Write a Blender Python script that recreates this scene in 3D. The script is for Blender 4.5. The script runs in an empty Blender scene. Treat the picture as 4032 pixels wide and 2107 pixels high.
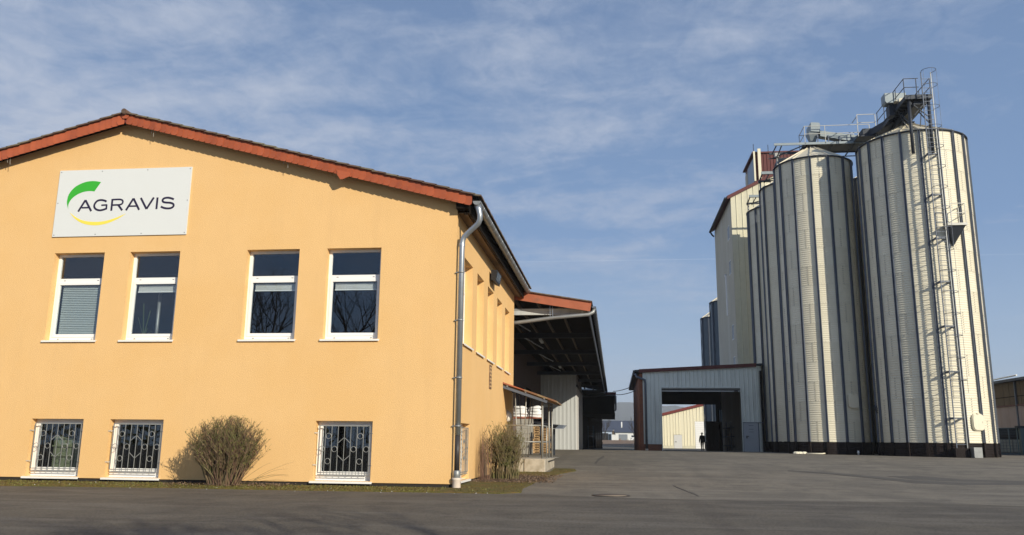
import bpy, bmesh, math, random
from mathutils import Vector, Matrix
from math import sin, cos, pi, radians, hypot, atan2, sqrt
random.seed(7)
S = bpy.context.scene
COL = S.collection
# ---------------------------------------------------------------- camera
PIT, ROL, YAW = 0.20605093, 0.01053382, -0.12213051
Fv = Vector((sin(YAW)*cos(PIT), cos(YAW)*cos(PIT), sin(PIT)))
R0 = Vector((cos(YAW), -sin(YAW), 0)); U0 = R0.cross(Fv)
Rv = cos(ROL)*R0 + sin(ROL)*U0; Uv = -sin(ROL)*R0 + cos(ROL)*U0
cd = bpy.data.cameras.new('camera'); cam = bpy.data.objects.new('camera', cd); COL.objects.link(cam)
cd.sensor_width = 36; cd.lens = 36*3279.6/4032; cd.clip_start = .1; cd.clip_end = 6000
M = Matrix((Rv, Uv, -Fv)).transposed().to_4x4(); M.translation = Vector((0, 0, 1.1))
cam.matrix_world = M; S.camera = cam
# ---------------------------------------------------------------- light
SAZ, SEL = radians(43), radians(22.5)      # azimuth from -Y towards +X, elevation
SUN = Vector((sin(SAZ)*cos(SEL), -cos(SAZ)*cos(SEL), sin(SEL)))
W = bpy.data.worlds.new('World'); S.world = W; W.use_nodes = True
nt = W.node_tree; nt.nodes.clear()
def N(nt, t, **k):
    n = nt.nodes.new(t)
    for a, b in k.items():
        if a[0] == '_': n.inputs[a[1:].replace('_', ' ')].default_value = b
        else: setattr(n, a, b)
    return n
def mth(nt, op, a, b=None, c=None, clamp=False):
    n = nt.nodes.new('ShaderNodeMath'); n.operation = op; n.use_clamp = clamp
    for i, v in enumerate((a, b, c)):
        if v is None: continue
        if isinstance(v, (int, float)): n.inputs[i].default_value = v
        else: nt.links.new(v, n.inputs[i])
    return n.outputs[0]
def mixc(nt, f, a, b, blend='MIX'):
    n = nt.nodes.new('ShaderNodeMix'); n.data_type = 'RGBA'; n.blend_type = blend
    for i, v in ((0, f), (6, a), (7, b)):
        if isinstance(v, (int, float)): n.inputs[i].default_value = v
        elif isinstance(v, tuple): n.inputs[i].default_value = v+(1,) if len(v) == 3 else v
        else: nt.links.new(v, n.inputs[i])
    return n.outputs[2]
def ramp(nt, f, pts):
    n = nt.nodes.new('ShaderNodeValToRGB'); nt.links.new(f, n.inputs[0]); e = n.color_ramp.elements
    while len(e) < len(pts): e.new(.5)
    for q, (p, c) in zip(e, pts): q.position = p; q.color = (c, c, c, 1) if isinstance(c, (int, float)) else c+(1,)
    return n.outputs[0]
def noise(nt, vec, sc, det=4, ro=.55, dist=0):
    n = N(nt, 'ShaderNodeTexNoise', _Scale=sc, _Detail=det, _Roughness=ro, _Distortion=dist)
    if vec is not None: nt.links.new(vec, n.inputs['Vector'])
    return n.outputs[0]
def mapping(nt, vec, sc=(1, 1, 1), rot=(0, 0, 0), loc=(0, 0, 0)):
    n = N(nt, 'ShaderNodeMapping'); n.inputs['Scale'].default_value = sc; n.inputs['Rotation'].default_value = rot; n.inputs['Location'].default_value = loc
    nt.links.new(vec, n.inputs['Vector']); return n.outputs[0]
sky = N(nt, 'ShaderNodeTexSky', sky_type='NISHITA', sun_disc=False, sun_elevation=SEL, sun_rotation=pi-SAZ, altitude=200, air_density=1.0, dust_density=1.0, ozone_density=1.0)
tc = N(nt, 'ShaderNodeTexCoord'); sep = N(nt, 'ShaderNodeSeparateXYZ'); nt.links.new(tc.outputs['Generated'], sep.inputs[0])
dz = mth(nt, 'ADD', mth(nt, 'MAXIMUM', sep.outputs[2], 0), .12)
cb = N(nt, 'ShaderNodeCombineXYZ'); nt.links.new(mth(nt, 'DIVIDE', sep.outputs[0], dz), cb.inputs[0]); nt.links.new(mth(nt, 'DIVIDE', sep.outputs[1], dz), cb.inputs[1])
cp = cb.outputs[0]
v1 = mapping(nt, cp, (1.0, 1.7, 1), (0, 0, radians(24)), (3.1, 1.7, 0))
n1 = noise(nt, v1, 2.3, 8, .60, .35); n2 = noise(nt, mapping(nt, cp, (1, 1, 1), loc=(5.6, 2, 0)), .8, 2, .5); n3 = noise(nt, mapping(nt, cp, (1.3, 1, 1), (0, 0, radians(-20))), 12.0, 5, .65, .5)
cl = mth(nt, 'ADD', mth(nt, 'MULTIPLY', n1, .60), mth(nt, 'ADD', mth(nt, 'MULTIPLY', n2, .35), mth(nt, 'MULTIPLY', n3, .21)))
cl = mth(nt, 'ADD', cl, mth(nt, 'MULTIPLY', sep.outputs[0], -.19))
cm = ramp(nt, cl, [(.525, .0), (.59, .18), (.67, .50), (.77, .95)])
cm = mth(nt, 'MULTIPLY', cm, ramp(nt, sep.outputs[2], [(.03, .0), (.16, .75), (.3, 1.0)]))
hz = ramp(nt, sep.outputs[2], [(0, (.56, .72, .92)), (.10, (.42, .61, .88)), (.24, (.25, .425, .745)), (.5, (.20, .325, .58)), (1, (.13, .24, .48))])
c0 = mixc(nt, 1, sky.outputs[0], (1.0, 1.0, 1.0), 'MULTIPLY')
c1 = mixc(nt, .92, c0, mixc(nt, 1, hz, (8.6, 8.6, 8.6), 'MULTIPLY'))
c2 = mixc(nt, cm, c1, (5.2, 5.9, 7.35))
con = mth(nt, 'SUBTRACT', 1, mth(nt, 'MULTIPLY', mth(nt, 'ABSOLUTE', mth(nt, 'SUBTRACT', mth(nt, 'DIVIDE', sep.outputs[2], mth(nt, 'MAXIMUM', sep.outputs[1], .05)), .2175)), 1100), clamp=True)
con = mth(nt, 'MULTIPLY', con, mth(nt, 'MULTIPLY', mth(nt, 'GREATER_THAN', sep.outputs[0], -.16), mth(nt, 'MULTIPLY', noise(nt, tc.outputs['Generated'], 9, 3), .32)))
c3 = mixc(nt, con, c2, (8.5, 9.2, 10))
bg = N(nt, 'ShaderNodeBackground', _Strength=.090); nt.links.new(c3, bg.inputs[0])
wo = N(nt, 'ShaderNodeOutputWorld'); nt.links.new(bg.outputs[0], wo.inputs[0])
sl = bpy.data.lights.new('sun', 'SUN'); sl.energy = 4.9; sl.angle = radians(.53); sl.color = (1.0, .91, .74)
so = bpy.data.objects.new('sun', sl); COL.objects.link(so); so.rotation_euler = SUN.to_track_quat('Z', 'Y').to_euler(); so.location = (30, -30, 40)
S.view_settings.view_transform = 'Standard'; S.view_settings.look = 'None'; S.view_settings.exposure = 0; S.view_settings.gamma = 1
S.view_settings.use_curve_mapping = False
try: S.cycles.volume_bounces = 0; S.cycles.max_bounces = 8; S.cycles.transparent_max_bounces = 12
except Exception: pass
# ---------------------------------------------------------------- materials
MATS = {}
def mat(name, col, rough=.7, metal=0, var=.12, vs=3.0, bump=0, bs=30, col2=None, streak=None, spec=.35, c2t=(.45, .65), bd=.01, fine=None):
    if name in MATS: return MATS[name]
    m = bpy.data.materials.new(name); m.use_nodes = True; nt = m.node_tree; b = nt.nodes['Principled BSDF']
    b.inputs['Roughness'].default_value = rough; b.inputs['Metallic'].default_value = metal; b.inputs['Specular IOR Level'].default_value = spec
    g = N(nt, 'ShaderNodeNewGeometry').outputs['Position']
    n = noise(nt, g, vs, 5, .6)
    c = mixc(nt, n, tuple(x*(1-var) for x in col), tuple(min(1, x*(1+var)) for x in col))
    if streak:   # vertical dirt runs
        s = noise(nt, mapping(nt, g, (streak[0], streak[0], streak[1])), 1, 5, .7)
        c = mixc(nt, ramp(nt, s, [(.50, 0), (.78, streak[2])]), c, streak[3])
    if col2:
        c = mixc(nt, ramp(nt, noise(nt, g, vs*.37, 6, .65), [(c2t[0], 0), (c2t[1], 1)]), c, col2)
    if fine: c = mixc(nt, ramp(nt, noise(nt, g, fine[0], 3, .7), [(.3, 0), (.7, fine[1])]), c, fine[2])
    nt.links.new(c, b.inputs['Base Color'])
    if bump:
        bn = N(nt, 'ShaderNodeBump', _Strength=bump, _Distance=bd); nt.links.new(noise(nt, g, bs, 3, .6), bn.inputs['Height']); nt.links.new(bn.outputs[0], b.inputs['Normal'])
    if name in ('silo_sheet', 'red_shingle', 'roof_tile'):
        oi = N(nt, 'ShaderNodeObjectInfo'); c = mixc(nt, oi.outputs['Random'], c, mixc(nt, 1, c, (.91, .90, .88) if name == 'silo_sheet' else (.82, .80, .78), 'MULTIPLY')); nt.links.new(c, b.inputs['Base Color'])
    MATS[name] = m; return m
m_stucco = mat('stucco', (.81, .525, .24), .92, var=.05, vs=1.3, bump=.9, bs=48, bd=.012, col2=(.79, .50, .215), spec=.15, streak=(2.4, .22, .25, (.60, .39, .19)), fine=(30, .35, (.70, .43, .18)))
m_plinth = mat('plinth', (.03, .025, .02), .8)
m_shingle = mat('red_shingle', (.44, .108, .045), .75, var=.18, vs=5, bump=.2, bs=40, col2=(.36, .09, .045))
m_redtrim = mat('red_trim', (.17, .036, .030), .6, var=.15)
m_darkred = mat('dark_red_sheet', (.115, .032, .029), .55, var=.15)
m_rustfascia = mat('faded_red_fascia', (.37, .115, .06), .75, var=.25, vs=2.5, col2=(.17, .09, .06), c2t=(.55, .72))
m_tile = mat('roof_tile', (.13, .08, .06), .85, var=.35, vs=6, bump=.5, bs=25, col2=(.22, .20, .14))
m_wood = mat('soffit_wood', (.16, .10, .05), .8, var=.35, vs=9)
m_darkwood = mat('dark_wood', (.016, .013, .011), .9, var=.3, spec=.05)  # dark wood, tone lowered further to hold the shade under the canopy
m_zinc = mat('zinc', (.42, .45, .48), .38, .75, var=.22, vs=4, bump=.05)
m_zinc2 = mat('weathered_zinc', (.30, .31, .31), .5, .55, var=.3, vs=6)
m_galv = mat('galvanised_steel', (.115, .135, .175), .55, .3, var=.25, vs=3)
m_darksteel = mat('dark_steel', (.045, .052, .065), .55, .4, var=.2)
m_white = mat('white_frame', (.86, .86, .84), .35, var=.03)
m_sill = mat('white_sill', (.84, .83, .79), .4, var=.05)
m_dark = mat('dark_inside', (.006, .006, .007), .95, spec=.05)  # near-black: shade inside shed and canopy is put into the colour
m_inside = mat('inside_wall', (.022, .022, .024), .95, spec=.05)  # office rooms: indoor shade put into the dark base colour
m_black = mat('black_plastic', (.02, .02, .022), .5)
m_blackpipe = mat('black_pipe', (.045, .04, .04), .45)
m_whitepipe = mat('cream_pipe', (.66, .57, .48), .6)
m_silo = mat('silo_sheet', (.75, .705, .56), .5, .0, var=.05, vs=1.2, streak=(1.6, .12, .22, (.42, .36, .26)), spec=.4)
m_silo2 = mat('silo_roof', (.62, .57, .45), .55, .1, var=.15, vs=2)
m_bolt = mat('bolt', (.36, .34, .30), .5, .3)
m_silobase = mat('dark_brown_coating', (.014, .010, .010), .7, var=.4, vs=2, spec=.15, streak=(1.5, .2, .5, (.034, .026, .022)))
m_conveyor = mat('conveyor_sheet', (.25, .29, .31), .5, .3, var=.2, vs=2)
m_clad2 = mat('shed_cladding', (.72, .76, .71), .6, .0, var=.06, streak=(2.5, .18, .6, (.26, .28, .28)))
m_clad = mat('pale_cladding', (.50, .52, .52), .55, .05, var=.06, streak=(2.5, .18, .5, (.20, .21, .22)))
m_cream = mat('cream_cladding', (.76, .71, .53), .5, var=.05)
m_cream2 = mat('cream_cladding_dusty', (.64, .61, .46), .55, var=.1, streak=(2, .2, .35, (.34, .31, .25)))
m_render = mat('grey_render', (.54, .50, .40), .9, var=.14, vs=.5, streak=(.6, .06, .8, (.72, .70, .64)))
m_glassblock = mat('louvre_grey', (.22, .27, .33), .4, .2, var=.3)
m_brick = None
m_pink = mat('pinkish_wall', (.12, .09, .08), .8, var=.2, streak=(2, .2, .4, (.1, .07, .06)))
m_conc = mat('concrete', (.47, .42, .34), .9, var=.25, vs=5, bump=.6, bs=22, col2=(.30, .26, .19))
m_concg = mat('grey_concrete', (.34, .32, .28), .9, var=.2, vs=6, bump=.4, bs=25)
m_pallet = mat('pallet_wood', (.56, .37, .19), .8, var=.4, vs=6)
m_palletd = mat('dark_pallet_wood', (.10, .07, .055), .85, var=.4, vs=6)
m_sack = mat('white_sack', (.80, .80, .80), .6, var=.05, bump=.5, bs=18)
m_rail = mat('railing_steel', (.36, .36, .34), .5, .5, var=.2)
m_roofp = mat('bitumen_roof', (.20, .10, .055), .85, var=.4, vs=8, col2=(.28, .24, .14))
m_opal = mat('opal_glass', (.80, .77, .70), .25)
m_rust = mat('rusty_plate', (.16, .09, .05), .8, var=.5, vs=12, col2=(.30, .20, .12))
m_sign = mat('sign_board', (.70, .72, .71), .35, var=.02)
m_green = mat('sign_green', (.045, .42, .035), .4, var=.03)
m_yellow = mat('sign_yellow', (.87, .72, .10), .4, var=.03)
m_navy = mat('sign_navy', (.022, .016, .045), .4, var=.03)
m_twig = mat('twig', (.175, .13, .072), .8, var=.6, vs=8, col2=(.12, .125, .04))
m_twigr = mat('red_twig', (.17, .10, .07), .8, var=.3, vs=8)
m_leaf = mat('olive_leaf', (.15, .145, .04), .7, var=.4, vs=12)
m_bark = mat('bark', (.06, .05, .04), .9, var=.3)
m_moss = mat('moss', (.125, .115, .02), .95, var=.6, vs=7, bump=1, bs=22, bd=.03, col2=(.19, .12, .035), c2t=(.42, .6), fine=(14, .7, (.06, .055, .02)))
m_mulch = mat('mulch', (.09, .06, .04), .95, var=.6, vs=20, bump=1, bs=50)
m_litter = mat('leaf_litter', (.17, .115, .075), .9, var=.6, vs=30)
m_hill = mat('forest_hill', (.05, .055, .045), .95, var=.4, vs=.05)
m_earth = mat('bare_earth', (.22, .15, .10), .95, var=.3, vs=.8, bump=.5, bs=4)
m_grass = mat('dry_field', (.13, .13, .07), .95, var=.4, vs=.2)
m_plaster = mat('white_plaster', (.74, .74, .72), .8, var=.05)
m_bluewall = mat('pale_blue_wall', (.42, .50, .62), .7)
m_slate = mat('slate_roof', (.07, .08, .11), .55, var=.15)
m_greydoor = mat('grey_door', (.22, .24, .27), .5)
m_paledoor = mat('pale_door', (.62, .62, .60), .5, var=.05)
m_shadedoor = mat('shaded_door', (.42, .45, .48), .5, var=.06)  # pale door colour with the shed front's shade put in
m_trans = mat('corrugated_plastic', (.50, .42, .40), .6, var=.15, vs=.9, streak=(1.6, .05, .5, (.33, .18, .13)))
m_brown = mat('brown_boards', (.12, .09, .06), .8, var=.25, vs=1.5)
m_bluepost = mat('blue_green_post', (.10, .15, .17), .55, var=.2)
m_ibc = mat('cloudy_plastic', (.50, .50, .42), .4)
m_mesh = mat('mesh_wire', (.16, .17, .17), .5, .3)
m_skin = mat('skin', (.45, .28, .2), .6); m_jacket = mat('dark_jacket', (.014, .014, .018), .9, spec=.1); m_hair = mat('grey_hair', (.2, .18, .17), .9)
m_car = mat('white_car_paint', (.75, .75, .75), .2); m_tyre = mat('tyre', (.02, .02, .02), .8); m_carglass = mat('car_glass', (.03, .04, .05), .1)
m_iron = mat('cast_iron', (.075, .065, .055), .6, .3, var=.3, vs=15); m_ironc = mat('manhole_fill', (.24, .19, .14), .9, var=.3, vs=12, bump=.5)
m_greencab = mat('pale_green_paint', (.19, .21, .13), .6); m_blind = mat('grey_blind', (.44, .48, .47), .5, var=.03)
m_plant = mat('house_plant', (.05, .075, .03), .5)
def brick_mat():
    m = bpy.data.materials.new('brick'); m.use_nodes = True; nt = m.node_tree; b = nt.nodes['Principled BSDF']; b.inputs['Roughness'].default_value = .85
    g = N(nt, 'ShaderNodeNewGeometry').outputs['Position']; s = N(nt, 'ShaderNodeSeparateXYZ'); nt.links.new(g, s.inputs[0])
    c = N(nt, 'ShaderNodeCombineXYZ'); nt.links.new(mth(nt, 'ADD', s.outputs[0], s.outputs[1]), c.inputs[0]); nt.links.new(s.outputs[2], c.inputs[1])
    br = N(nt, 'ShaderNodeTexBrick', _Scale=1.0, _Mortar_Size=.008, _Brick_Width=.25, _Row_Height=.083); nt.links.new(c.outputs[0], br.inputs['Vector'])
    br.inputs['Color1'].default_value = (.30, .10, .045, 1); br.inputs['Color2'].default_value = (.22, .07, .035, 1); br.inputs['Mortar'].default_value = (.16, .12, .09, 1)
    nt.links.new(br.outputs[0], b.inputs['Base Color']); bn = N(nt, 'ShaderNodeBump', _Strength=.4, _Distance=.01, invert=True); nt.links.new(br.outputs[1], bn.inputs['Height']); nt.links.new(bn.outputs[0], b.inputs['Normal'])
    return m
m_brick = brick_mat()
def glass_mat():
    m = bpy.data.materials.new('window_glass'); m.use_nodes = True; nt = m.node_tree; nt.nodes.clear()
    t = N(nt, 'ShaderNodeBsdfTransparent'); t.inputs[0].default_value = (.90, .93, .94, 1)
    g = N(nt, 'ShaderNodeBsdfGlossy'); g.inputs['Roughness'].default_value = .0; g.inputs[0].default_value = (.9, .93, 1, 1)
    f = N(nt, 'ShaderNodeLayerWeight'); f.inputs[0].default_value = .5
    mx = N(nt, 'ShaderNodeMixShader'); nt.links.new(mth(nt, 'ADD', mth(nt, 'MULTIPLY', mth(nt, 'POWER', f.outputs[1], 5), .9), .062, clamp=True), mx.inputs[0]); nt.links.new(t.outputs[0], mx.inputs[1]); nt.links.new(g.outputs[0], mx.inputs[2])
    o = N(nt, 'ShaderNodeOutputMaterial'); nt.links.new(mx.outputs[0], o.inputs[0]); return m
m_glass = glass_mat()
def asphalt_mat(name, base, warm, dark):
    m = bpy.data.materials.new(name); m.use_nodes = True; nt = m.node_tree; b = nt.nodes['Principled BSDF']; b.inputs['Roughness'].default_value = .88; b.inputs['Specular IOR Level'].default_value = .25
    g = N(nt, 'ShaderNodeNewGeometry').outputs['Position']
    big = noise(nt, mapping(nt, g, (.55, .22, 1), (0, 0, radians(-12))), 1, 6, .65, .3)
    c = mixc(nt, ramp(nt, big, [(.42, 0), (.58, 1)]), base, warm)
    med = noise(nt, mapping(nt, g, (1.1, .8, 1), loc=(4, 9, 0)), 1, 5, .7, .6)
    c = mixc(nt, ramp(nt, med, [(.48, 0), (.64, .8)]), c, dark)
    med2 = noise(nt, mapping(nt, g, (.25, 1.3, 1), (0, 0, radians(8)), (1, 3, 0)), 1, 5, .7, .5)
    c = mixc(nt, ramp(nt, med2, [(.50, 0), (.64, .85)]), c, tuple(x*1.75 for x in base))
    # tyre lanes
    ln = noise(nt, mapping(nt, g, (.9, .04, 1), (0, 0, radians(-35))), 1, 3, .6)
    c = mixc(nt, ramp(nt, ln, [(.56, 0), (.68, .35)]), c, dark)
    fine = noise(nt, g, 42, 3, .85); c = mixc(nt, ramp(nt, fine, [(.40, .0), (.66, .6)]), c, tuple(x*2.1 for x in base))
    fine2 = noise(nt, g, 23, 2, .8); c = mixc(nt, ramp(nt, fine2, [(.50, .0), (.68, .7)]), c, tuple(x*.45 for x in base))
    # cracks: voronoi edges, masked
    v = N(nt, 'ShaderNodeTexVoronoi', feature='DISTANCE_TO_EDGE', _Scale=.42)
    wn = N(nt, 'ShaderNodeTexNoise', _Scale=1.6, _Detail=4); nt.links.new(g, wn.inputs['Vector'])
    va = N(nt, 'ShaderNodeVectorMath', operation='MULTIPLY_ADD'); nt.links.new(wn.outputs[1], va.inputs[0]); va.inputs[1].default_value = (.9, .9, 0); nt.links.new(g, va.inputs[2]); nt.links.new(va.outputs[0], v.inputs['Vector'])
    cr = mth(nt, 'MULTIPLY', mth(nt, 'LESS_THAN', v.outputs[0], .012), ramp(nt, noise(nt, g, .22, 2), [(.60, 0), (.66, .6)]))
    c = mixc(nt, cr, c, (.02, .019, .017))
    nt.links.new(c, b.inputs['Base Color'])
    bn = N(nt, 'ShaderNodeBump', _Strength=.8, _Distance=.012); nt.links.new(fine, bn.inputs['Height']); nt.links.new(bn.outputs[0], b.inputs['Normal'])
    return m
m_yard = asphalt_mat('yard_asphalt', (.140, .125, .102), (.212, .187, .147), (.085, .076, .067))
m_road = asphalt_mat('road_asphalt', (.096, .086, .072), (.124, .108, .084), (.055, .046, .040))
# ---------------------------------------------------------------- mesh helpers
class MB:
    def __init__(s): s.v = []; s.f = []; s.mi = []; s.sm = []
    def add(s, vs, fs, m=0, sm=False):
        o = len(s.v); s.v += [tuple(v) for v in vs]; s.f += [tuple(o+i for i in f) for f in fs]; s.mi += [m]*len(fs); s.sm += [sm]*len(fs); return s
    def box(s, a, b, m=0):
        x0, y0, z0 = (min(a[i], b[i]) for i in range(3)); x1, y1, z1 = (max(a[i], b[i]) for i in range(3))
        return s.add([(x0, y0, z0), (x1, y0, z0), (x1, y1, z0), (x0, y1, z0), (x0, y0, z1), (x1, y0, z1), (x1, y1, z1), (x0, y1, z1)],
                     [(0, 3, 2, 1), (4, 5, 6, 7), (0, 1, 5, 4), (1, 2, 6, 5), (2, 3, 7, 6), (3, 0, 4, 7)], m)
    def bar(s, p, q, w, h=None, m=0, up=(0, 0, 1)):
        p, q = Vector(p), Vector(q); h = h or w; d = (q-p).normalized(); u = Vector(up)
        if abs(d.dot(u)) > .98: u = Vector((0, 1, 0))
        r = d.cross(u).normalized(); u = r.cross(d)
        vs = [c+r*(a*w/2)+u*(b*h/2) for c in (p, q) for a, b in ((-1, -1), (1, -1), (1, 1), (-1, 1))]
        return s.add(vs, [(0, 1, 2, 3), (7, 6, 5, 4), (0, 4, 5, 1), (1, 5, 6, 2), (2, 6, 7, 3), (3, 7, 4, 0)], m)
    def tube(s, pts, r, n=10, m=0, cap=True, rs=None, sm=True):
        pts = [Vector(p) for p in pts]; k = len(pts); vs = []; ref = None
        for i, p in enumerate(pts):
            d = ((pts[min(i+1, k-1)]-pts[max(i-1, 0)])).normalized()
            if ref is None:
                ref = Vector((0, 0, 1)) if abs(d.z) < .9 else Vector((1, 0, 0))
            a = d.cross(ref).normalized(); b = a.cross(d); ref = b
            rr = rs[i] if rs else r
            for j in range(n):
                t = 2*pi*j/n; vs.append(p+(a*cos(t)+b*sin(t))*rr)
        fs = [(i*n+j, i*n+(j+1) % n, (i+1)*n+(j+1) % n, (i+1)*n+j) for i in range(k-1) for j in range(n)]
        s.add(vs, fs, m, sm)
        if cap:
            o = len(s.v)-k*n; s.f += [tuple(o+j for j in range(n))[::-1], tuple(o+(k-1)*n+j for j in range(n))]; s.mi += [m, m]; s.sm += [False, False]
        return s
    def prism(s, poly, d0, d1, P, m=0):   # poly in (u,v); P(u,v,d) -> xyz
        n = len(poly); vs = [P(u, v, d0) for u, v in poly]+[P(u, v, d1) for u, v in poly]
        return s.add(vs, [tuple(range(n)), tuple(range(2*n-1, n-1, -1))]+[(i, i+n, (i+1) % n+n, (i+1) % n) for i in range(n)], m)
    def lathe(s, c, prof, n=24, m=0, a0=0, a1=2*pi, sm=True):
        full = abs(a1-a0-2*pi) < 1e-6; k = n if full else n+1; vs = []
        for r, z in prof:
            for j in range(k): t = a0+(a1-a0)*j/n; vs.append((c[0]+r*sin(t), c[1]-r*cos(t), c[2]+z))
        return s.add(vs, [(i*k+j, i*k+(j+1) % k, (i+1)*k+(j+1) % k, (i+1)*k+j) for i in range(len(prof)-1) for j in range(n)], m, sm)
    def mesh(s, name, mats, fix=True):
        me = bpy.data.meshes.new(name); me.from_pydata(s.v, [], s.f)
        for m in (mats if isinstance(mats, (list, tuple)) else [mats]): me.materials.append(m)
        me.polygons.foreach_set('material_index', s.mi); me.polygons.foreach_set('use_smooth', s.sm)
        if fix and len(s.f) < 60000:
            bm = bmesh.new(); bm.from_mesh(me); bmesh.ops.recalc_face_normals(bm, faces=bm.faces); bm.to_mesh(me); bm.free()
        me.update(); return me
    def build(s, name, mats, parent=None, loc=None, fix=True):
        return put(name, s.mesh(name, mats, fix), parent, loc)
def put(name, me, parent=None, loc=None, rot=None):
    o = bpy.data.objects.new(name, me); COL.objects.link(o)
    if loc is not None: o.location = loc
    if rot is not None: o.rotation_euler = rot
    if parent is not None:
        o.parent = parent
        if loc is None: o.matrix_parent_inverse = parent_inv(parent)
    return o
def wm(o):
    m = Matrix.LocRotScale(o.location, o.rotation_euler, o.scale)
    return (wm(o.parent) @ o.matrix_parent_inverse @ m) if o.parent else m
def parent_inv(p): return wm(p).inverted()
def tag(o, label, cat, group=None):
    o['label'] = label; o['category'] = cat
    if group: o['group'] = group
    return o
def thing(name, loc, label, cat, group=None, rz=0):
    o = bpy.data.objects.new(name, None); COL.objects.link(o); o.location = loc; o.rotation_euler = (0, 0, rz); o.empty_display_size = .3
    return tag(o, label, cat, group)
def struct(o): o['kind'] = 'structure'; return o
def stuff(o): o['kind'] = 'stuff'; return o
def copy_tree(o, parent=None):
    c = o.copy(); COL.objects.link(c); c.parent = parent
    for ch in list(o.children): copy_tree(ch, c)
    return c
def ribbed(mb, u0, u1, z0f, z1f, P, pitch=.3, depth=.035, m=0, back=.05, rib=.35):
    # trapezoid ribs; P(u,z,d) d = outward
    us = []; u = u0
    while u < u1-1e-6:
        for a, d in ((0, 0), ((1-rib)*pitch, 0), ((1-rib)*pitch+.025, depth), (pitch-.025, depth)):
            if u+a < u1: us.append((u+a, d))
        u += pitch
    us.append((u1, 0)); n = len(us); vs = []
    for uu, d in us: vs += [P(uu, z0f(uu), d), P(uu, z1f(uu), d)]
    fs = [(2*i, 2*i+2, 2*i+3, 2*i+1) for i in range(n-1)]
    mb.add(vs, fs, m)
    bk = [P(u0, z0f(u0), -back), P(u0, z1f(u0), -back), P(u1, z0f(u1), -back), P(u1, z1f(u1), -back), P(u0, z0f(u0), 0), P(u0, z1f(u0), 0), P(u1, z0f(u1), 0), P(u1, z1f(u1), 0)]
    mb.add(bk, [(0, 1, 3, 2), (0, 4, 5, 1), (2, 3, 7, 6), (1, 5, 7, 3), (0, 2, 6, 4)], m)
def holed(mb, us, zs, holes, P, th, m=0, reveal=None, mr=None):
    # grid wall with rectangular holes, faces in front (d=0) and back (d=-th)
    us = sorted(set(us+[h[0] for h in holes]+[h[1] for h in holes])); zs = sorted(set(zs+[h[2] for h in holes]+[h[3] for h in holes]))
    ins = lambda a, b: any(h[0] < a < h[1] and h[2] < b < h[3] for h in holes)
    for d in (0, -th):
        for i in range(len(us)-1):
            for j in range(len(zs)-1):
                if not ins((us[i]+us[i+1])/2, (zs[j]+zs[j+1])/2):
                    mb.add([P(us[i], zs[j], d), P(us[i+1], zs[j], d), P(us[i+1], zs[j+1], d), P(us[i], zs[j+1], d)], [(0, 1, 2, 3)], m)
    for h in holes:
        c = [(h[0], h[2]), (h[1], h[2]), (h[1], h[3]), (h[0], h[3])]
        for i in range(4):
            a, b = c[i], c[(i+1) % 4]; mb.add([P(a[0], a[1], 0), P(b[0], b[1], 0), P(b[0], b[1], -th), P(a[0], a[1], -th)], [(0, 1, 2, 3)], m)
# ---------------------------------------------------------------- ground
GP = [(-400, 0), (22, 0), (27, .05), (31, .12), (38, .28), (49, .50), (58, .55), (66, .54), (88, .39), (131, .36), (150, .6), (190, 1.45), (260, 1.6), (3000, 1.6)]
def g(y):
    for (a, za), (b, zb) in zip(GP, GP[1:]):
        if y <= b: return za+(zb-za)*(y-a)/(b-a)
    return GP[-1][1]
xs = [-2500, -600, -150, -60]+[-40+4*i for i in range(21)]+[60, 150, 600, 2500]
ys = [-74, -60, -20, 0]+[16.9]+[18+2*i for i in range(24)]+[66, 72, 80, 88, 100, 115, 131, 140, 150]
def sheet(name, xs, ys, m, dz=0):
    mb = MB(); nx = len(xs)
    mb.add([(x, y, g(y)+dz) for y in ys for x in xs], [(j*nx+i, j*nx+i+1, (j+1)*nx+i+1, (j+1)*nx+i) for j in range(len(ys)-1) for i in range(nx-1)], 0, True)
    return struct(mb.build(name, m))
sheet('yard', xs, ys, m_yard)
# road in the foreground: laid a little proud of the yard, with a ragged seam
seam = [(-400, 17.3), (-60, 17.4), (-14, 17.82), (-10, 18.12), (-7, 18.1), (-4.5, 18.2), (-2.4, 18.25), (-1.5, 18.3), (.5, 17.6), (2.3, 17.5), (4.5, 17.8), (6, 18.0), (7.6, 17.4), (10, 17.0), (16, 16.2), (400, 15)]
mb = MB(); vs = []; pts = []
for (xa, ya), (xb, yb) in zip(seam, seam[1:]):
    k = 1 if xb-xa > 20 else 8
    for i in range(k):
        t = i/k; pts.append((xa+(xb-xa)*t, ya+(yb-ya)*t+random.uniform(-.025, .025)))
pts.append(seam[-1])
vs = [(x, y, .005) for x, y in pts]+[(x, -74, .005) for x, y in pts]+[(x, y, -.02) for x, y in pts]
k = len(pts); mb.add(vs, [(i, i+1, k+i+1, k+i) for i in range(k-1)]+[(i, i+1, 2*k+i+1, 2*k+i) for i in range(k-1)])
struct(mb.build('road', m_road))
mb = MB(); nx = 9; X = [-2500, -300, -60, -20, 0, 20, 60, 300, 2500]; Yy = [150, 160, 170, 180, 190]
mb.add([(x, y, g(y)+(random.uniform(-.12, .25) if abs(x) < 100 and y > 150 else 0)) for y in Yy for x in X], [(j*nx+i, j*nx+i+1, (j+1)*nx+i+1, (j+1)*nx+i) for j in range(4) for i in range(8)], 0, True)
struct(mb.build('earth_bank', m_earth))
mb = MB(); mb.add([(-3850, 190, 1.40), (3850, 190, 1.40), (3850, 4600, 1.6), (-3850, 4600, 1.6)], [(0, 1, 2, 3)]); struct(mb.build('field', m_grass))
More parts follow.
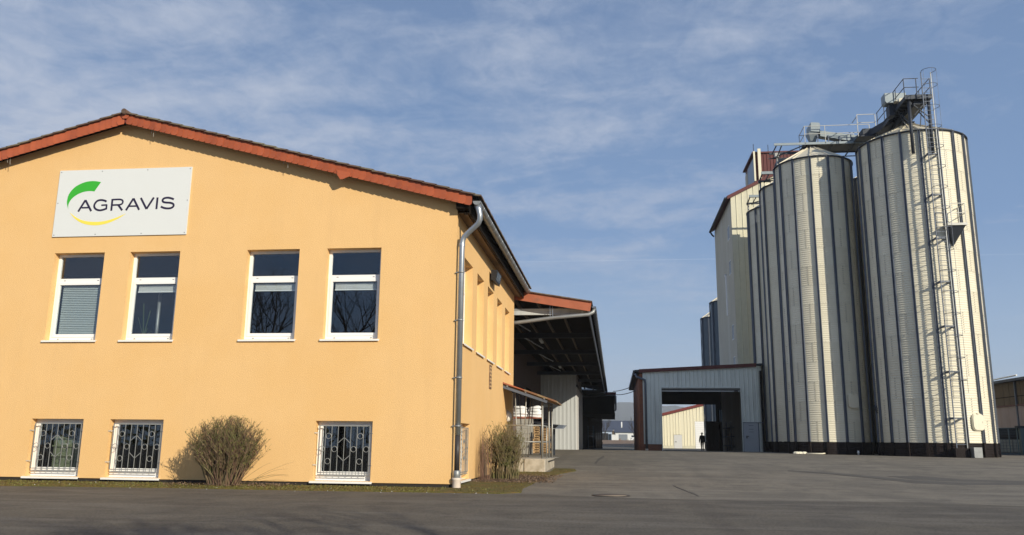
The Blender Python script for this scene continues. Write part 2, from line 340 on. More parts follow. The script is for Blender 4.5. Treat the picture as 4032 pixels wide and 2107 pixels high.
# hills
random.seed(3); mb = MB(); n = 420; vs = []
for i in range(n+1):
    x = -3800+7600*i/n; h = 118+24*sin(x*.0011+1.6)+10*sin(x*.007+1.5)+random.uniform(-4, 4)
    for yy, hh in ((2500, 1.2), (2900, h*.55), (3300, h), (4000, h*.6), (4600, 1.2)): vs.append((x, yy+random.uniform(-8, 8)*(hh > 2), hh))
mb.add(vs, [(i*5+j, (i+1)*5+j, (i+1)*5+j+1, i*5+j+1) for i in range(n) for j in range(4)], 0, False)
struct(mb.build('hill', m_hill))
# moss verge along the office and round the corner
random.seed(5)
vp = [(-30, 17.75), (-13.8, 17.93), (-10, 18.25), (-7, 18.16), (-4.5, 18.28), (-2.45, 18.32), (-2.05, 18.8), (-2.2, 20.5), (-2.15, 23.5), (-2.0, 26.5), (-1.75, 28.4), (-1.35, 30.2), (-1.5, 31.5), (-2.2, 31.6), (-2.2, 29), (-3.9, 29), (-3.9, 19.95), (-30, 19.95)]
mb = MB(); mb.prism(vp, -.03, .022, lambda u, v, d: (u, v, g(v)+d)); vg = mb.build('mossy_verge', m_moss); stuff(vg); tag(vg, 'strip of olive moss between the orange wall and the asphalt', 'moss')
def in_poly(x, y, P):
    c = False
    for (a, b), (d, e) in zip(P, P[1:]+P[:1]):
        if (b > y) != (e > y) and x < (d-a)*(y-b)/(e-b)+a: c = not c
    return c
mb = MB()
for i in range(9000):
    x = random.uniform(-17, -1.4); y = random.uniform(17.8, 31) if x > -3.9 else random.uniform(17.8, 19.95)
    if not in_poly(x, y, vp): continue
    z = g(y)+.02; h = random.uniform(.008, .035); w = random.uniform(.012, .04); a = random.uniform(0, pi); dx, dy = cos(a)*w, sin(a)*w
    mb.add([(x-dx, y-dy, z-.01), (x+dx, y+dy, z-.01), (x+random.uniform(-.02, .02), y+random.uniform(-.02, .02), z+h)], [(0, 1, 2)], random.choice((0, 0, 0, 1)))
o = mb.build('moss_tufts', [m_moss, m_leaf], fix=False); stuff(o); tag(o, 'tiny tufts of moss and grass on the verge below the orange wall', 'moss tufts')
# mulch under the corner shrub
mp = [(-3.85, 22.6), (-2.9, 22.75), (-2.3, 23.3), (-1.9, 24.3), (-2.1, 25.6), (-2.8, 26.3), (-3.85, 26.4)]
mb = MB(); mb.prism(mp, 0, .05, lambda u, v, d: (u, v, g(v)+d)); o = mb.build('mulch_bed', m_mulch); stuff(o); tag(o, 'brown mulch bed under the shrub beside the side wall', 'mulch')
mb = MB()
for i in range(2600):
    if i < 1900: x = random.uniform(-3.85, -1.6); y = random.uniform(22.3, 26.6)
    else: x = random.uniform(-10.6, -7.6); y = random.uniform(18.6, 19.95)
    z = g(y)+.045; a = random.uniform(0, 2*pi); l = random.uniform(.015, .045)
    mb.add([(x, y, z), (x+cos(a)*l, y+sin(a)*l, z+random.uniform(0, .03)), (x+cos(a+1.2)*l, y+sin(a+1.2)*l, z+random.uniform(0, .04))], [(0, 1, 2)])
o = mb.build('leaf_litter', m_litter, fix=False); stuff(o); tag(o, 'dead brown leaves scattered under the two shrubs', 'leaves')
m_tar = mat('dark_asphalt', (.095, .086, .074), .9, var=.35, vs=3, fine=(40, .7, (.12, .11, .095)))
for P_ in [[(6.39, 32.95), (7.65, 31.52), (8.52, 29.66), (9.14, 27.6), (10.16, 26.86), (12.15, 27.38), (11.46, 25.85), (9.68, 25.36), (8.63, 26.06), (8.16, 28.41), (7.31, 30.58), (6.25, 32.23)], [(9.0, 29.79), (10.12, 30.5), (10.82, 28.56), (12.48, 28.12), (12.15, 27.38), (10.31, 27.23), (9.27, 27.98)], [(-0.6, 45.36), (-0.51, 43.42), (-0.71, 39.11), (-0.77, 36.05), (-0.86, 36.33), (-0.8, 40.67)], [(1.68, 20.59), (1.77, 20.19), (1.79, 18.91), (1.75, 18.66), (1.71, 19.64), (1.65, 20.3)], [(1.52, 23.09), (1.69, 20.73), (1.66, 20.44), (1.5, 22.93)]]:
    mb = MB(); mb.prism(P_, -.02, .006, lambda u, v, d: (u, v, g(v)+d)); struct(mb.build('asphalt_patch', m_tar))
# small pebbles near the verge
mb = MB()
for i in range(34):
    x = random.uniform(-16, -2); y = random.uniform(17.6, 18.4) if i % 3 else random.uniform(18.3, 19.8); r = random.uniform(.005, .013)
    mb.add([(x-r, y-r, .02), (x+r, y-r*.6, .02), (x+r*.5, y+r, .02), (x, y, .022+r)], [(0, 1, 3), (1, 2, 3), (2, 0, 3)])
o = mb.build('pebbles', m_plaster, fix=False); stuff(o); tag(o, 'pale pebbles lying along the edge of the road', 'pebbles')
# manhole
t = thing('manhole_cover', (-.09, 18.3, g(18.3)+.004), 'round manhole cover with dark iron ring in the asphalt', 'manhole cover')
mb = MB(); mb.lathe((-.09, 18.3, .004), [(.40, 0), (.40, .014), (.34, .014), (.34, .002)], 32); mb.build('ring', m_iron, t)
mb = MB(); mb.lathe((-.09, 18.3, .004), [(.335, 0), (.335, .01), (0.001, .012)], 32); mb.build('lid', m_ironc, t)
# ---------------------------------------------------------------- office building
XC = -3.856; XL = -22.1; XM = -12.93
off = thing('office_building', (XM, 26, 0), 'orange rendered two-storey building with a low red-edged gable roof', 'building')
PF = lambda u, z, d: (u, 20-d, z)          # front face, d outward
PS = lambda u, z, d: (XC+d, u, z)          # right side face
up = [(-14.71, -13.29), (-12.57, -11.18), (-9.35, -7.94), (-7.21, -5.79)]
lo = [(-14.77, -13.35), (-12.63, -11.20), (-7.25, -5.82)]
su = [(21.16, 22.50), (23.27, 24.54), (25.31, 26.60), (27.46, 28.73), (29.53, 30.82)]
slw = [(21.15, 22.48)]
holesF = [(a, b, 3.56, 5.88) for a, b in up]+[(a, b, .13, 1.55) for a, b in lo]
holesS = [(a, b, 3.58, 5.85) for a, b in su]+[(a, b, .13, 1.55) for a, b in slw]
zw = lambda x: 6.96+.265*(-3.44-x) if x > XM else 6.96+.265*(x+22.42)
mb = MB(); holed(mb, [XL, XM, XC], [.10, 6.6], holesF, PF, .38)
for d in (0, -.38): mb.add([PF(XL, 6.6, d), PF(XC, 6.6, d), PF(XC, zw(XC), d), PF(XM, zw(XM), d), PF(XL, zw(XL), d)], [(0, 1, 2, 3, 4)])
mb.add([PF(XL, .10, 0), PF(XC, .10, 0), PF(XC-.38, .10, -.38), PF(XL, .10, -.38)], [(0, 1, 2, 3)])
mb.build('front_wall', m_stucco, off)
mb = MB(); holed(mb, [20, 32.24], [.10, zw(XC)], holesS, PS, .38); mb.add([PS(32.24, .1, 0), PS(32.24, zw(XC), 0), PS(32.24, zw(XC), -.38), PS(32.24, .1, -.38)], [(0, 1, 2, 3)]); mb.build('side_wall', m_stucco, off)
mb = MB(); mb.box((XL, 20.38, .1), (XL+.38, 32.24, zw(XL))); mb.box((XL+.38, 31.86, .1), (XC-.38, 32.2, 6.6))
mb.build('rear_wall', m_stucco, off)
mb = MB(); mb.box((XL, 20.03, -.3), (XC-.03, 20.35, .098)); mb.box((XC-.35, 20.36, -.3), (XC-.03, 32.2, .098)); mb.build('plinth', m_plinth, off)
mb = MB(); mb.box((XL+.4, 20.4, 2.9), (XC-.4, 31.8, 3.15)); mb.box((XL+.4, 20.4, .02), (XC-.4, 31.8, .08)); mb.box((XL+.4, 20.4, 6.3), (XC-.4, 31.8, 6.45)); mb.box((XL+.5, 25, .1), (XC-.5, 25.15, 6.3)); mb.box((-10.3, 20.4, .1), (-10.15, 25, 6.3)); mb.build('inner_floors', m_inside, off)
def window(u0, u1, z0, z1, P, kind, dep=.2, blind=0):
    fr = MB(); B = lambda a, b, c, d, e, f, mbb=fr: mbb.prism([(a, c), (b, c), (b, d), (a, d)], e, f, P)
    fw = .075
    B(u0, u0+fw, z0, z1, -dep, -dep-.07); B(u1-fw, u1, z0, z1, -dep, -dep-.07)
    B(u0+fw, u1-fw, z1-.07, z1, -dep, -dep-.07); B(u0+fw, u1-fw, z0, z0+.12, -dep, -dep-.07)
    if kind == 'up':
        zt = z0+1.55
        B(u0+fw, u1-fw, zt, zt+.11, -dep+.006, -dep-.07)
        w = fr.build('window', m_white, off)
        s = MB(); a, b = u0+fw-.012, u1-fw+.012
        for q in ((a, a+.065, z0+.1, zt+.012), (b-.065, b, z0+.1, zt+.012), (a+.065, b-.065, zt-.06, zt+.012), (a+.065, b-.065, z0+.1, z0+.175)): B(*q, -dep+.018, -dep-.05, s)
        s.build('sash', m_white, w)
        gl = MB(); B(u0+fw, u1-fw, zt+.11, z1-.07, -dep-.03, -dep-.036, gl); B(a+.065, b-.065, z0+.175, zt-.06, -dep-.012, -dep-.018, gl); gl.build('pane', m_glass, w)
        hd = MB()
        for uu in (u0+.22, u1-.25):
            for zz in (zt+.055, z0+.05): B(uu, uu+.05, zz-.008, zz+.008, -dep+.012, -dep+.004, hd)
        hd.build('drain_cap', m_zinc2, w)
        if blind:
            bl = MB(); zb = z0+.2 if blind == 2 else zt-.24; zz = zt-.075; ofs = .0
            while zz > zb:
                st = .047 if blind == 2 else .03
                bl.add([P(u0+.17, zz, -dep-.10), P(u1-.17, zz, -dep-.10), P(u1-.17, zz-st*.85, -dep-.075), P(u0+.17, zz-st*.85, -dep-.075), P(u0+.17, zz-.004, -dep-.104), P(u1-.17, zz-.004, -dep-.104), P(u1-.17, zz-st*.85-.004, -dep-.079), P(u0+.17, zz-st*.85-.004, -dep-.079)], [(0, 1, 2, 3), (4, 5, 6, 7), (0, 4, 5, 1), (3, 2, 6, 7)])
                zz -= st
            B(u0+.165, u1-.165, zb-.03, zb, -dep-.07, -dep-.11, bl)
            bl.build('blind', m_blind if blind == 2 else m_white, w)
    else:
        w = fr.build('window', m_white, off); s = MB(); a, b = u0+fw-.012, u1-fw+.012
        for q in ((a, a+.065, z0+.11, z1-.06), (b-.065, b, z0+.11, z1-.06), (a+.065, b-.065, z1-.12, z1-.06), (a+.065, b-.065, z0+.11, z0+.215)): B(*q, -dep+.018, -dep-.05, s)
        s.build('sash', m_white, w)
        gl = MB(); B(a+.065, b-.065, z0+.215, z1-.12, -dep-.012, -dep-.018, gl); gl.build('pane', m_glass, w)
        # wrought grille
        G = MB(); d = -.045 if P is PF else -.03; ga, gb = u0+.09, u1-.07; za, zb = z0+.19, z1-.11; W_ = gb-ga; H_ = zb-za; um = (ga+gb)/2; zm = (za+zb)/2
        pp = lambda u, z: P(u, z, d)
        for p, q in (((ga, za), (gb, za)), ((ga, zb), (gb, zb)), ((ga, za), (ga, zb)), ((gb, za), (gb, zb)), ((ga, za-.05), (gb, za-.05))): G.bar(pp(*p), pp(*q), .02)
        for k in range(1, 8): G.bar(pp(ga+W_*k/8, za-.05), pp(ga+W_*k/8, zb), .013)
        s8 = W_/8
        for sx in (-1, 1):
            for sz in (-1, 1): G.bar(pp(um+sx*s8, zm+sz*.14), pp(um, zm+sz*.28), .013)
        for cx, cz in [(um-2.5*s8, zm+.31), (um+2.5*s8, zm+.31), (um-2.5*s8, zm-.29), (um+2.5*s8, zm-.29), (um-1.5*s8, zm), (um+1.5*s8, zm), (um-3.5*s8, zm), (um+3.5*s8, zm)]:
            G.tube([pp(cx+.066*cos(t), cz+.066*sin(t)) for t in [2*pi*i/20 for i in range(21)]], .0075, 5, cap=False)
        for zz in (za+.18, zb-.18) if P is PF else ():
            G.bar(P(u0-.015, zz, .012), P(u0-.015+.1, zz, d), .018); G.bar(P(u1+.015, zz, .012), P(u1-.08, zz, d), .018)
        G.build('grille', m_rail, w)
    sl_ = MB(); ex = .05; poly = [(-dep-.01, z0+.012), (.055, z0-.012), (.055, z0-.055), (.045, z0-.055), (.045, z0-.022), (-dep-.01, z0-.008)]
    sl_.prism(poly, u0-(ex if kind == 'up' else ex+.02), u1+ex, lambda d, z, u: P(u, z, d)); sl_.build('sill', m_sill, w)
    return w
for (a, b), bl in zip(up, (2, 1, 1, 1)): window(a, b, 3.56, 5.88, PF, 'up', blind=bl)
for a, b in lo: window(a, b, .13, 1.55, PF, 'low')
for a, b in su: window(a, b, 3.58, 5.85, PS, 'up', dep=.22)
for a, b in slw: window(a, b, .13, 1.55, PS, 'low')
# roof
rz = lambda x, o=0: (6.84+.266*(-3.44-x) if x > XM else 6.84+.266*(x+22.42))+o
roof = MB()
for sx in (1, -1):
    xe = -3.30 if sx > 0 else -22.56
    poly = [(XM, rz(XM, .13)), (xe, rz(xe, .13)), (xe, rz(xe, .26)), (XM, rz(XM, .26))]
    roof.prism(poly, 19.74, 32.5, lambda u, z, d: (u, d, z))
rf = roof.build('roof', m_darkwood, off)
ct = MB(); L = .34; ns = int((XM*-1-3.25)/L/.966)+1
for sx in (1, -1):
    for k in range(ns):
        xa = XM+sx*k*.329; xb = XM+sx*(k*.329+.37)
        if sx > 0 and xb > -3.2: xb = -3.2
        zf = lambda x: rz(XM, 0)-.266*abs(x-XM)
        jj = random.uniform(-.006, .006)
        m1 = MB(); ysn = 44; vs = []
        for i in range(ysn+1):
            y = 19.62+i*(32.55-19.62)/ysn; wv = .016*(i % 2)
            vs += [(xa, y, zf(xa)+.30+wv+jj), (xb, y, zf(xb)+.322+wv+jj), (xb, y, zf(xb)+.284+jj), (xa, y, zf(xa)+.262+jj)]
        m1.add(vs, [(i*4+a, i*4+4+a, i*4+4+(a+1) % 4, i*4+(a+1) % 4) for i in range(ysn) for a in range(4)]+[(0, 1, 2, 3), (ysn*4+3, ysn*4+2, ysn*4+1, ysn*4)])
        m1.build('tile_course', m_tile, rf)
m1 = MB(); m1.tube([(XM, 19.58, rz(XM)+.30), (XM, 32.5, rz(XM)+.275)], .075, 12); m1.build('ridge_cap', m_tile, rf)
# bargeboard and shingles
mb = MB()
for sx in (1, -1):
    xe = -3.42 if sx > 0 else -22.44; cut = .06*sx
    mb.prism([(XM, rz(XM, .03)), (xe-cut, rz(xe-cut, .03)), (xe, rz(xe, .29)), (XM, rz(XM, .29))], 19.715, 19.75, lambda u, z, d: (u, d, z))
mb.build('bargeboard', m_redtrim, off)
def shingle_mesh(sx):
    w = .20; h = .305; m_ = MB(); poly = [(0, 0), (w, 0), (w, -h+.0), (w-.02, -h-.004), (.055, -h+.008), (.012, -h+.05), (0, -h+.12)]
    if sx > 0: poly = [(w-u, v) for u, v in poly]; 
    m_.prism(poly, 0, .008, lambda u, v, d: (u, d, v)); return m_.mesh('shingle', m_shingle)
# shingles follow the slope: sheared outline baked per side
def shingle_mesh2(sx):
    w = .2; h = .31; s_ = -.266*sx; m_ = MB()
    pl = [(0, 0), (w, 0), (w, -h+.10), (w-.015, -h+.04), (w-.06, -h), (0, -h)]
    if sx < 0: pl = [(-u, v) for u, v in pl]
    m_.prism([(u, v+s_*u) for u, v in pl], 0, .008, lambda u, v, d: (u, d-.10*max(0, 0)+(-.02 if abs(u) > .1 else 0), v)); return m_.mesh('shingle', m_shingle)
for sx in (1, -1):
    me = shingle_mesh2(sx); n_ = 58
    for k in range(n_):
        x = XM+sx*(.03+k*.1625)
        o = put('shingle', me, off, None); o.matrix_parent_inverse = parent_inv(off); o.location = (x, 19.70-.0005*(k % 2), rz(XM, .30)-.266*abs(x-XM)+random.uniform(-.003, .003)); o.rotation_euler = (random.uniform(-.012, .012), random.uniform(-.01, .01), 0)
mb = MB(); hx = -6.83; mb.prism([(hx-.12, rz(hx)+.12), (hx+.22, rz(hx)+.04), (hx+.22, rz(hx)-.055), (hx+.04, rz(hx)-.13), (hx-.03, rz(hx)-.13), (hx-.12, rz(hx)+.0)], 19.67, 19.685, lambda u, z, d: (u, d, z)); mb.build('hanging_shingle', m_shingle, off)
mb = MB(); mb.prism([(XM-.1, rz(XM)+.27), (XM+.1, rz(XM)+.27), (XM+.11, rz(XM)+.19), (XM+.06, rz(XM)+.12), (XM-.06, rz(XM)+.12), (XM-.11, rz(XM)+.19)], 19.665, 19.683, lambda u, z, d: (u, d, z)); mb.build('apex_shingle', m_shingle, off)
# cobwebs/wasp remains under the verge: thin drips
mb = MB()
for xx, l in ((-12.2, .12), (-12.08, .08), (-12.13, .2), (-10.2, .07), (-9.2, .06), (-8.45, .1), (-8.4, .06), (-8.32, .18), (-16.2, .2), (-16.28, .12)): mb.bar((xx, 19.76, rz(xx)+.03), (xx+.01, 19.77, rz(xx)+.03-l), .009)
mb.build('wire_end', m_concg, off)
# eave: soffit boards, fascia board
mb = MB(); mb.box((XC+.002, 20.05, 6.74), (-3.52, 32.4, 6.765)); mb.box((-3.70, 20.05, 6.70), (-3.60, 32.4, 6.738)); mb.build('soffit', m_wood, off)
mb = MB(); mb.box((-3.518, 19.78, 6.66), (-3.49, 32.45, 6.93)); mb.box((XC, 19.78, 6.80), (-3.52, 20.04, 6.95)); mb.build('eave_board', m_darkwood, off)
# gutter
def gutter(mb, x, y0, y1, z, r, m=0):
    n = 8; vs = []
    for y in (y0, y1):
        for rr in (r, r-.006):
            for i in range(n+1): t = pi+pi*i/n; vs.append((x+rr*cos(t), y, z+rr*sin(t)))
    k = n+1
    mb.add(vs, [(i, i+1, 2*k+i+1, 2*k+i) for i in range(n)]+[(k+i, 3*k+i, 3*k+i+1, k+i+1) for i in range(n)]+[(0, 2*k, 3*k, k), (n, k+n, 3*k+n, 2*k+n)], m, True)
    for y in (y0, y1): mb.add([(x+r*cos(pi+pi*i/n), y, z+r*sin(pi+pi*i/n)) for i in range(n+1)], [tuple(range(n+1))], m)
mb = MB(); gutter(mb, -3.32, 19.70, 32.4, 6.955, .10); gt = mb.build('gutter', m_zinc2, off)
for k in range(17):
    y = 20.3+k*.72; mb = MB(); mb.tube([(-3.32+.104*cos(t), y, 6.955+.104*sin(t)) for t in [pi+pi*i/8 for i in range(9)]], .008, 5); mb.build('gutter_bracket', m_zinc, gt)
# downspout
dp = [(-3.31, 19.80, 6.86), (-3.28, 19.80, 6.76), (-3.25, 19.80, 6.62), (-3.255, 19.81, 6.50), (-3.30, 19.84, 6.41), (-3.40, 19.88, 6.33), (-3.56, 19.92, 6.20), (-3.66, 19.95, 6.11), (-3.70, 19.96, 6.02), (-3.715, 19.96, 5.90), (-3.715, 19.96, 1.24)]
mb = MB(); mb.tube(dp, .072, 14, rs=[.085, .078]+[.07]*9); mb.lathe((-3.715, 19.96, 0), [(.078, 5.86), (.078, 5.93)], 16)
ds = mb.build('downspout', m_zinc, off)
for z in (5.2, 2.6, 1.45, 4.0): mb = MB(); mb.lathe((-3.715, 19.96, z), [(.071, -.02), (.080, -.02), (.080, .02), (.071, .02)], 16); mb.box((-3.80, 19.95, z-.012), (XC+.0, 20.0, z+.012)); mb.build('pipe_clamp', m_zinc2, ds)
mb = MB(); mb.lathe((-3.715, 19.96, 0), [(.06, .40), (.064, .40), (.064, 1.25), (.06, 1.25)], 16); mb.build('black_sleeve', m_blackpipe, ds)
mb = MB(); mb.lathe((-3.715, 19.96, 0), [(.07, .42), (.082, .41), (.082, .25), (.07, .24)], 18); mb.build('metal_cuff', m_zinc2, ds)
mb = MB(); mb.lathe((-3.715, 19.96, 0), [(.10, .25), (.11, .25), (.11, .20), (.098, .18), (.098, -.02)], 18); mb.lathe((-3.715, 19.96, 0), [(.10, .25), (.03, .245)], 18); mb.build('drain_collar', m_whitepipe, ds)
# things fixed to the side wall
t = thing('floodlight', (-3.8, 26, 6.2), 'dark box floodlight high on the side wall under the eave', 'lamp')
mb = MB(); mb.box((XC, 25.9, 6.14), (XC+.10, 26.02, 6.24)); mb.build('bracket', m_black, t)
mb = MB(); mb.prism([(XC+.06, 6.10), (XC+.20, 6.04), (XC+.26, 6.40), (XC+.06, 6.40)], 25.5, 26.5, lambda u, z, d: (u, d, z)); mb.build('housing', m_black, t)
mb = MB(); mb.prism([(XC+.205, 6.10), (XC+.215, 6.10), (XC+.262, 6.36), (XC+.25, 6.36)], 25.6, 26.4, lambda u, z, d: (u, d, z)); mb.build('glass_front', m_carglass, t)
t = thing('wall_lamp', (XC, 30.4, 2), 'round white opal lamp on the side wall near the entrance roof', 'lamp')
mb = MB(); mb.add([(XC+.012*(k > 0), 30.4+(.22 if k else .0)*cos(a), 2.0+(.22 if k else 0)*sin(a)) for k in (0,) for a in (0,)], []); 
def dome(mb, x, y, z, r, dep, n=16):
    vs = []
    for i in range(6):
        t_ = (pi/2)*i/5; rr = r*cos(t_); 
        for j in range(n): a = 2*pi*j/n; vs.append((x+dep*sin(t_), y+rr*cos(a), z+rr*sin(a)))
    mb.add(vs, [(i*n+j, i*n+(j+1) % n, (i+1)*n+(j+1) % n, (i+1)*n+j) for i in range(5) for j in range(n)], 0, True)
mb = MB(); dome(mb, XC+.03, 30.4, 2.0, .20, .14); mb.build('globe', m_opal, t)
mb = MB(); mb.tube([(XC, 30.4, 2.0), (XC+.03, 30.4, 2.0)], .20, 18); mb.build('base', m_white, t)
t = thing('rusty_plate', (XC, 26.05, 3.1), 'narrow rusty vertical plate on the side wall below the windows', 'plate')
mb = MB(); mb.box((XC, 25.82, 2.71), (XC+.02, 26.28, 3.45)); mb.build('plate', m_rust, t)
mb = MB()
for k in range(6): mb.box((XC+.02, 25.86, 2.76+k*.115), (XC+.03, 26.24, 2.81+k*.115))
mb.build('louvre', m_pallet, t)
# ---------------------------------------------------------------- sign
sg = thing('company_sign', (-12.94, 19.97, 7.2), 'white sign board with green and yellow arcs reading AGRAVIS', 'sign')
mb = MB(); mb.box((-14.83, 19.965, 6.32), (-11.05, 19.995, 8.17)); mb.build('board', m_sign, sg)
ZS = 4.293
def spt(zx, zy):    # zoomed photo measurement of the sign -> board plane
    x = (180+zx/ZS-2016)/3279.6; y = -(640+zy/ZS-1053.4)/3279.6
    d = Fv+Rv*x+Uv*y; d *= 19.962/d.y; return (d.x, d.z+1.1)
def spoly(pts, name, m, dth=.004):
    # triangulated flat vinyl cut-out
    mb = MB(); k = len(pts)//2; a = pts[:k]; b = pts[k:][::-1]
    vs = [(p[0], 19.962, p[1]) for p in a]+[(p[0], 19.962, p[1]) for p in b]+[(p[0], 19.9655, p[1]) for p in a]+[(p[0], 19.9655, p[1]) for p in b]
    fs = [(i, i+1, k+i+1, k+i) for i in range(k-1)]+[(2*k+i, 3*k+i, 3*k+i+1, 2*k+i+1) for i in range(k-1)]+[(i, 2*k+i, 2*k+i+1, i+1) for i in range(k-1)]+[(k+i, k+i+1, 3*k+i+1, 3*k+i) for i in range(k-1)]
    mb.add(vs, fs); return mb.build(name, m, sg)
def smooth(P, n):
    out = []; Q = [P[0]]+P+[P[-1]]
    segs = len(P)-1
    for i in range(n):
        t = segs*i/(n-1); k = min(int(t), segs-1); u = t-k; p0, p1, p2, p3 = Q[k], Q[k+1], Q[k+2], Q[k+3]
        out.append(tuple(.5*(2*p1[c]+(p2[c]-p0[c])*u+(2*p0[c]-5*p1[c]+4*p2[c]-p3[c])*u*u+(3*p1[c]-p0[c]-3*p2[c]+p3[c])*u**3) for c in (0, 1)))
    return out
go = smooth([(935, 330), (870, 318), (790, 313), (690, 325), (590, 360), (500, 412), (430, 480), (382, 560), (360, 650), (362, 715), (382, 788)], 26)
gi = smooth([(822, 490), (770, 482), (700, 486), (620, 503), (540, 538), (470, 585), (425, 630), (397, 675), (384, 712), (378, 745), (382, 788)], 26)
spoly([spt(*p) for p in go]+[spt(*p) for p in gi[::-1]], 'green_arc', m_green)
yo = smooth([(405, 845), (440, 892), (500, 955), (590, 1015), (700, 1050), (820, 1062), (940, 1052), (1070, 1018), (1200, 960), (1290, 908), (1355, 862)], 26)
yi = smooth([(405, 845), (450, 880), (515, 928), (600, 970), (700, 994), (820, 1003), (940, 997), (1060, 974), (1180, 935), (1280, 895), (1355, 862)], 26)
spoly([spt(*p) for p in yo]+[spt(*p) for p in yi[::-1]], 'yellow_arc', m_yellow)
def letter(strokes):
    mb = MB()
    for k_, (pts, w) in enumerate(strokes):
        P = [Vector(spt(*p)) for p in pts]; k = len(P); a = []; b = []
        for i, p in enumerate(P):
            d = (P[min(i+1, k-1)]-P[max(i-1, 0)]).normalized(); n_ = Vector((-d.y, d.x)); a.append(p+n_*w/2); b.append(p-n_*w/2)
        y0, y1 = 19.962-.0004*k_, 19.9655
        vs = [(p.x, y0, p.y) for p in a]+[(p.x, y0, p.y) for p in b]+[(p.x, y1, p.y) for p in a]+[(p.x, y1, p.y) for p in b]
        mb.add(vs, [(i, i+1, k+i+1, k+i) for i in range(k-1)]+[(i, 2*k+i, 2*k+i+1, i+1) for i in range(k-1)]+[(k+i, k+i+1, 3*k+i+1, 3*k+i) for i in range(k-1)]+[(0, k, 3*k, 2*k), (k-1, 3*k-1, 4*k-1, 2*k-1)])
    mb.build('letter', m_navy, sg)
w = .055
letter([([(548, 830), (672, 635)], w), ([(672, 635), (768, 822)], w), ([(610, 765), (742, 762)], w*.8)])
letter([(smooth([(1028, 660), (990, 642), (930, 634), (870, 650), (828, 700), (820, 750), (850, 790), (905, 808), (965, 800), (1015, 782)], 22), w), ([(1022, 795), (1030, 716)], w*.85), ([(940, 722), (1040, 716)], w*.8)])
letter([([(1107, 815), (1128, 615)], w), (smooth([(1125, 628), (1200, 624), (1260, 624), (1298, 640), (1302, 672), (1285, 700), (1240, 715), (1180, 717), (1125, 720)], 22), w*.85), ([(1225, 716), (1292, 808)], w)])
letter([([(1355, 808), (1484, 606)], w), ([(1484, 606), (1578, 800)], w), ([(1412, 738), (1545, 735)], w*.8)])
letter([([(1608, 598), (1702, 785)], w), ([(1702, 785), (1828, 590)], w)])
letter([([(1870, 788), (1890, 590)], w)])
letter([(smooth([(2165, 622), (2120, 604), (2060, 594), (2000, 606), (1975, 636), (1985, 664), (2030, 676), (2100, 680), (2150, 696), (2162, 730), (2130, 764), (2070, 776), (2000, 768), (1945, 745)], 30), w)])
mb = MB()
for px, pz in ((-14.78, 8.12), (-13.6, 8.12), (-12.3, 8.12), (-11.1, 8.12), (-14.78, 6.37), (-13.6, 6.37), (-12.3, 6.37), (-11.1, 6.37), (-14.78, 7.25), (-11.1, 7.25)): mb.box((px-.012, 19.96, pz-.012), (px+.012, 19.966, pz+.012))
mb.build('screw', m_zinc2, sg)
# things behind panes
t = thing('potted_plant', (-12.2, 20.6, 3.15), 'houseplant with long leaves behind the second upper window', 'plant')
mb = MB(); mb.lathe((-12.33, 20.62, 3.6), [(.01, 0), (.07, 0), (.09, .16), (.01, .16)], 12); mb.build('pot', m_greencab, t)
mb = MB()
for a, l in ((-.5, .6), (.35, .75), (1.2, .45), (-.1, .9), (.7, .3)): mb.bar((-12.33, 20.6, 3.7), (-12.33+sin(a)*l*.6, 20.56, 3.7+cos(a)*l), .03, .006)
mb.build('leaf', m_plant, t)
mb = MB(); mb.tube([(-12.0, 20.65, 3.2), (-12.0, 20.65, 4.9)], .045, 10); o = mb.build('white_column', m_zinc2); tag(o, 'pale upright pipe behind the second upper window', 'pipe')
t = thing('green_standin', (-14.1, 20.8, .08), 'pale green cabinet with shelves behind the leftmost barred window', 'cabinet')  # made-up cabinet gives the pane its pale green gabled form
mb = MB(); mb.prism([(-14.6, .1), (-13.75, .1), (-13.75, .95), (-14.6, 1.15)], 20.75, 21.2, lambda u, z, d: (u, d, z)); mb.build('body', m_greencab, t)
for zz in (.3, .6, .85): mb = MB(); mb.box((-14.62, 20.70, zz), (-13.73, 20.75, zz+.04)); mb.build('shelf', m_greencab, t)
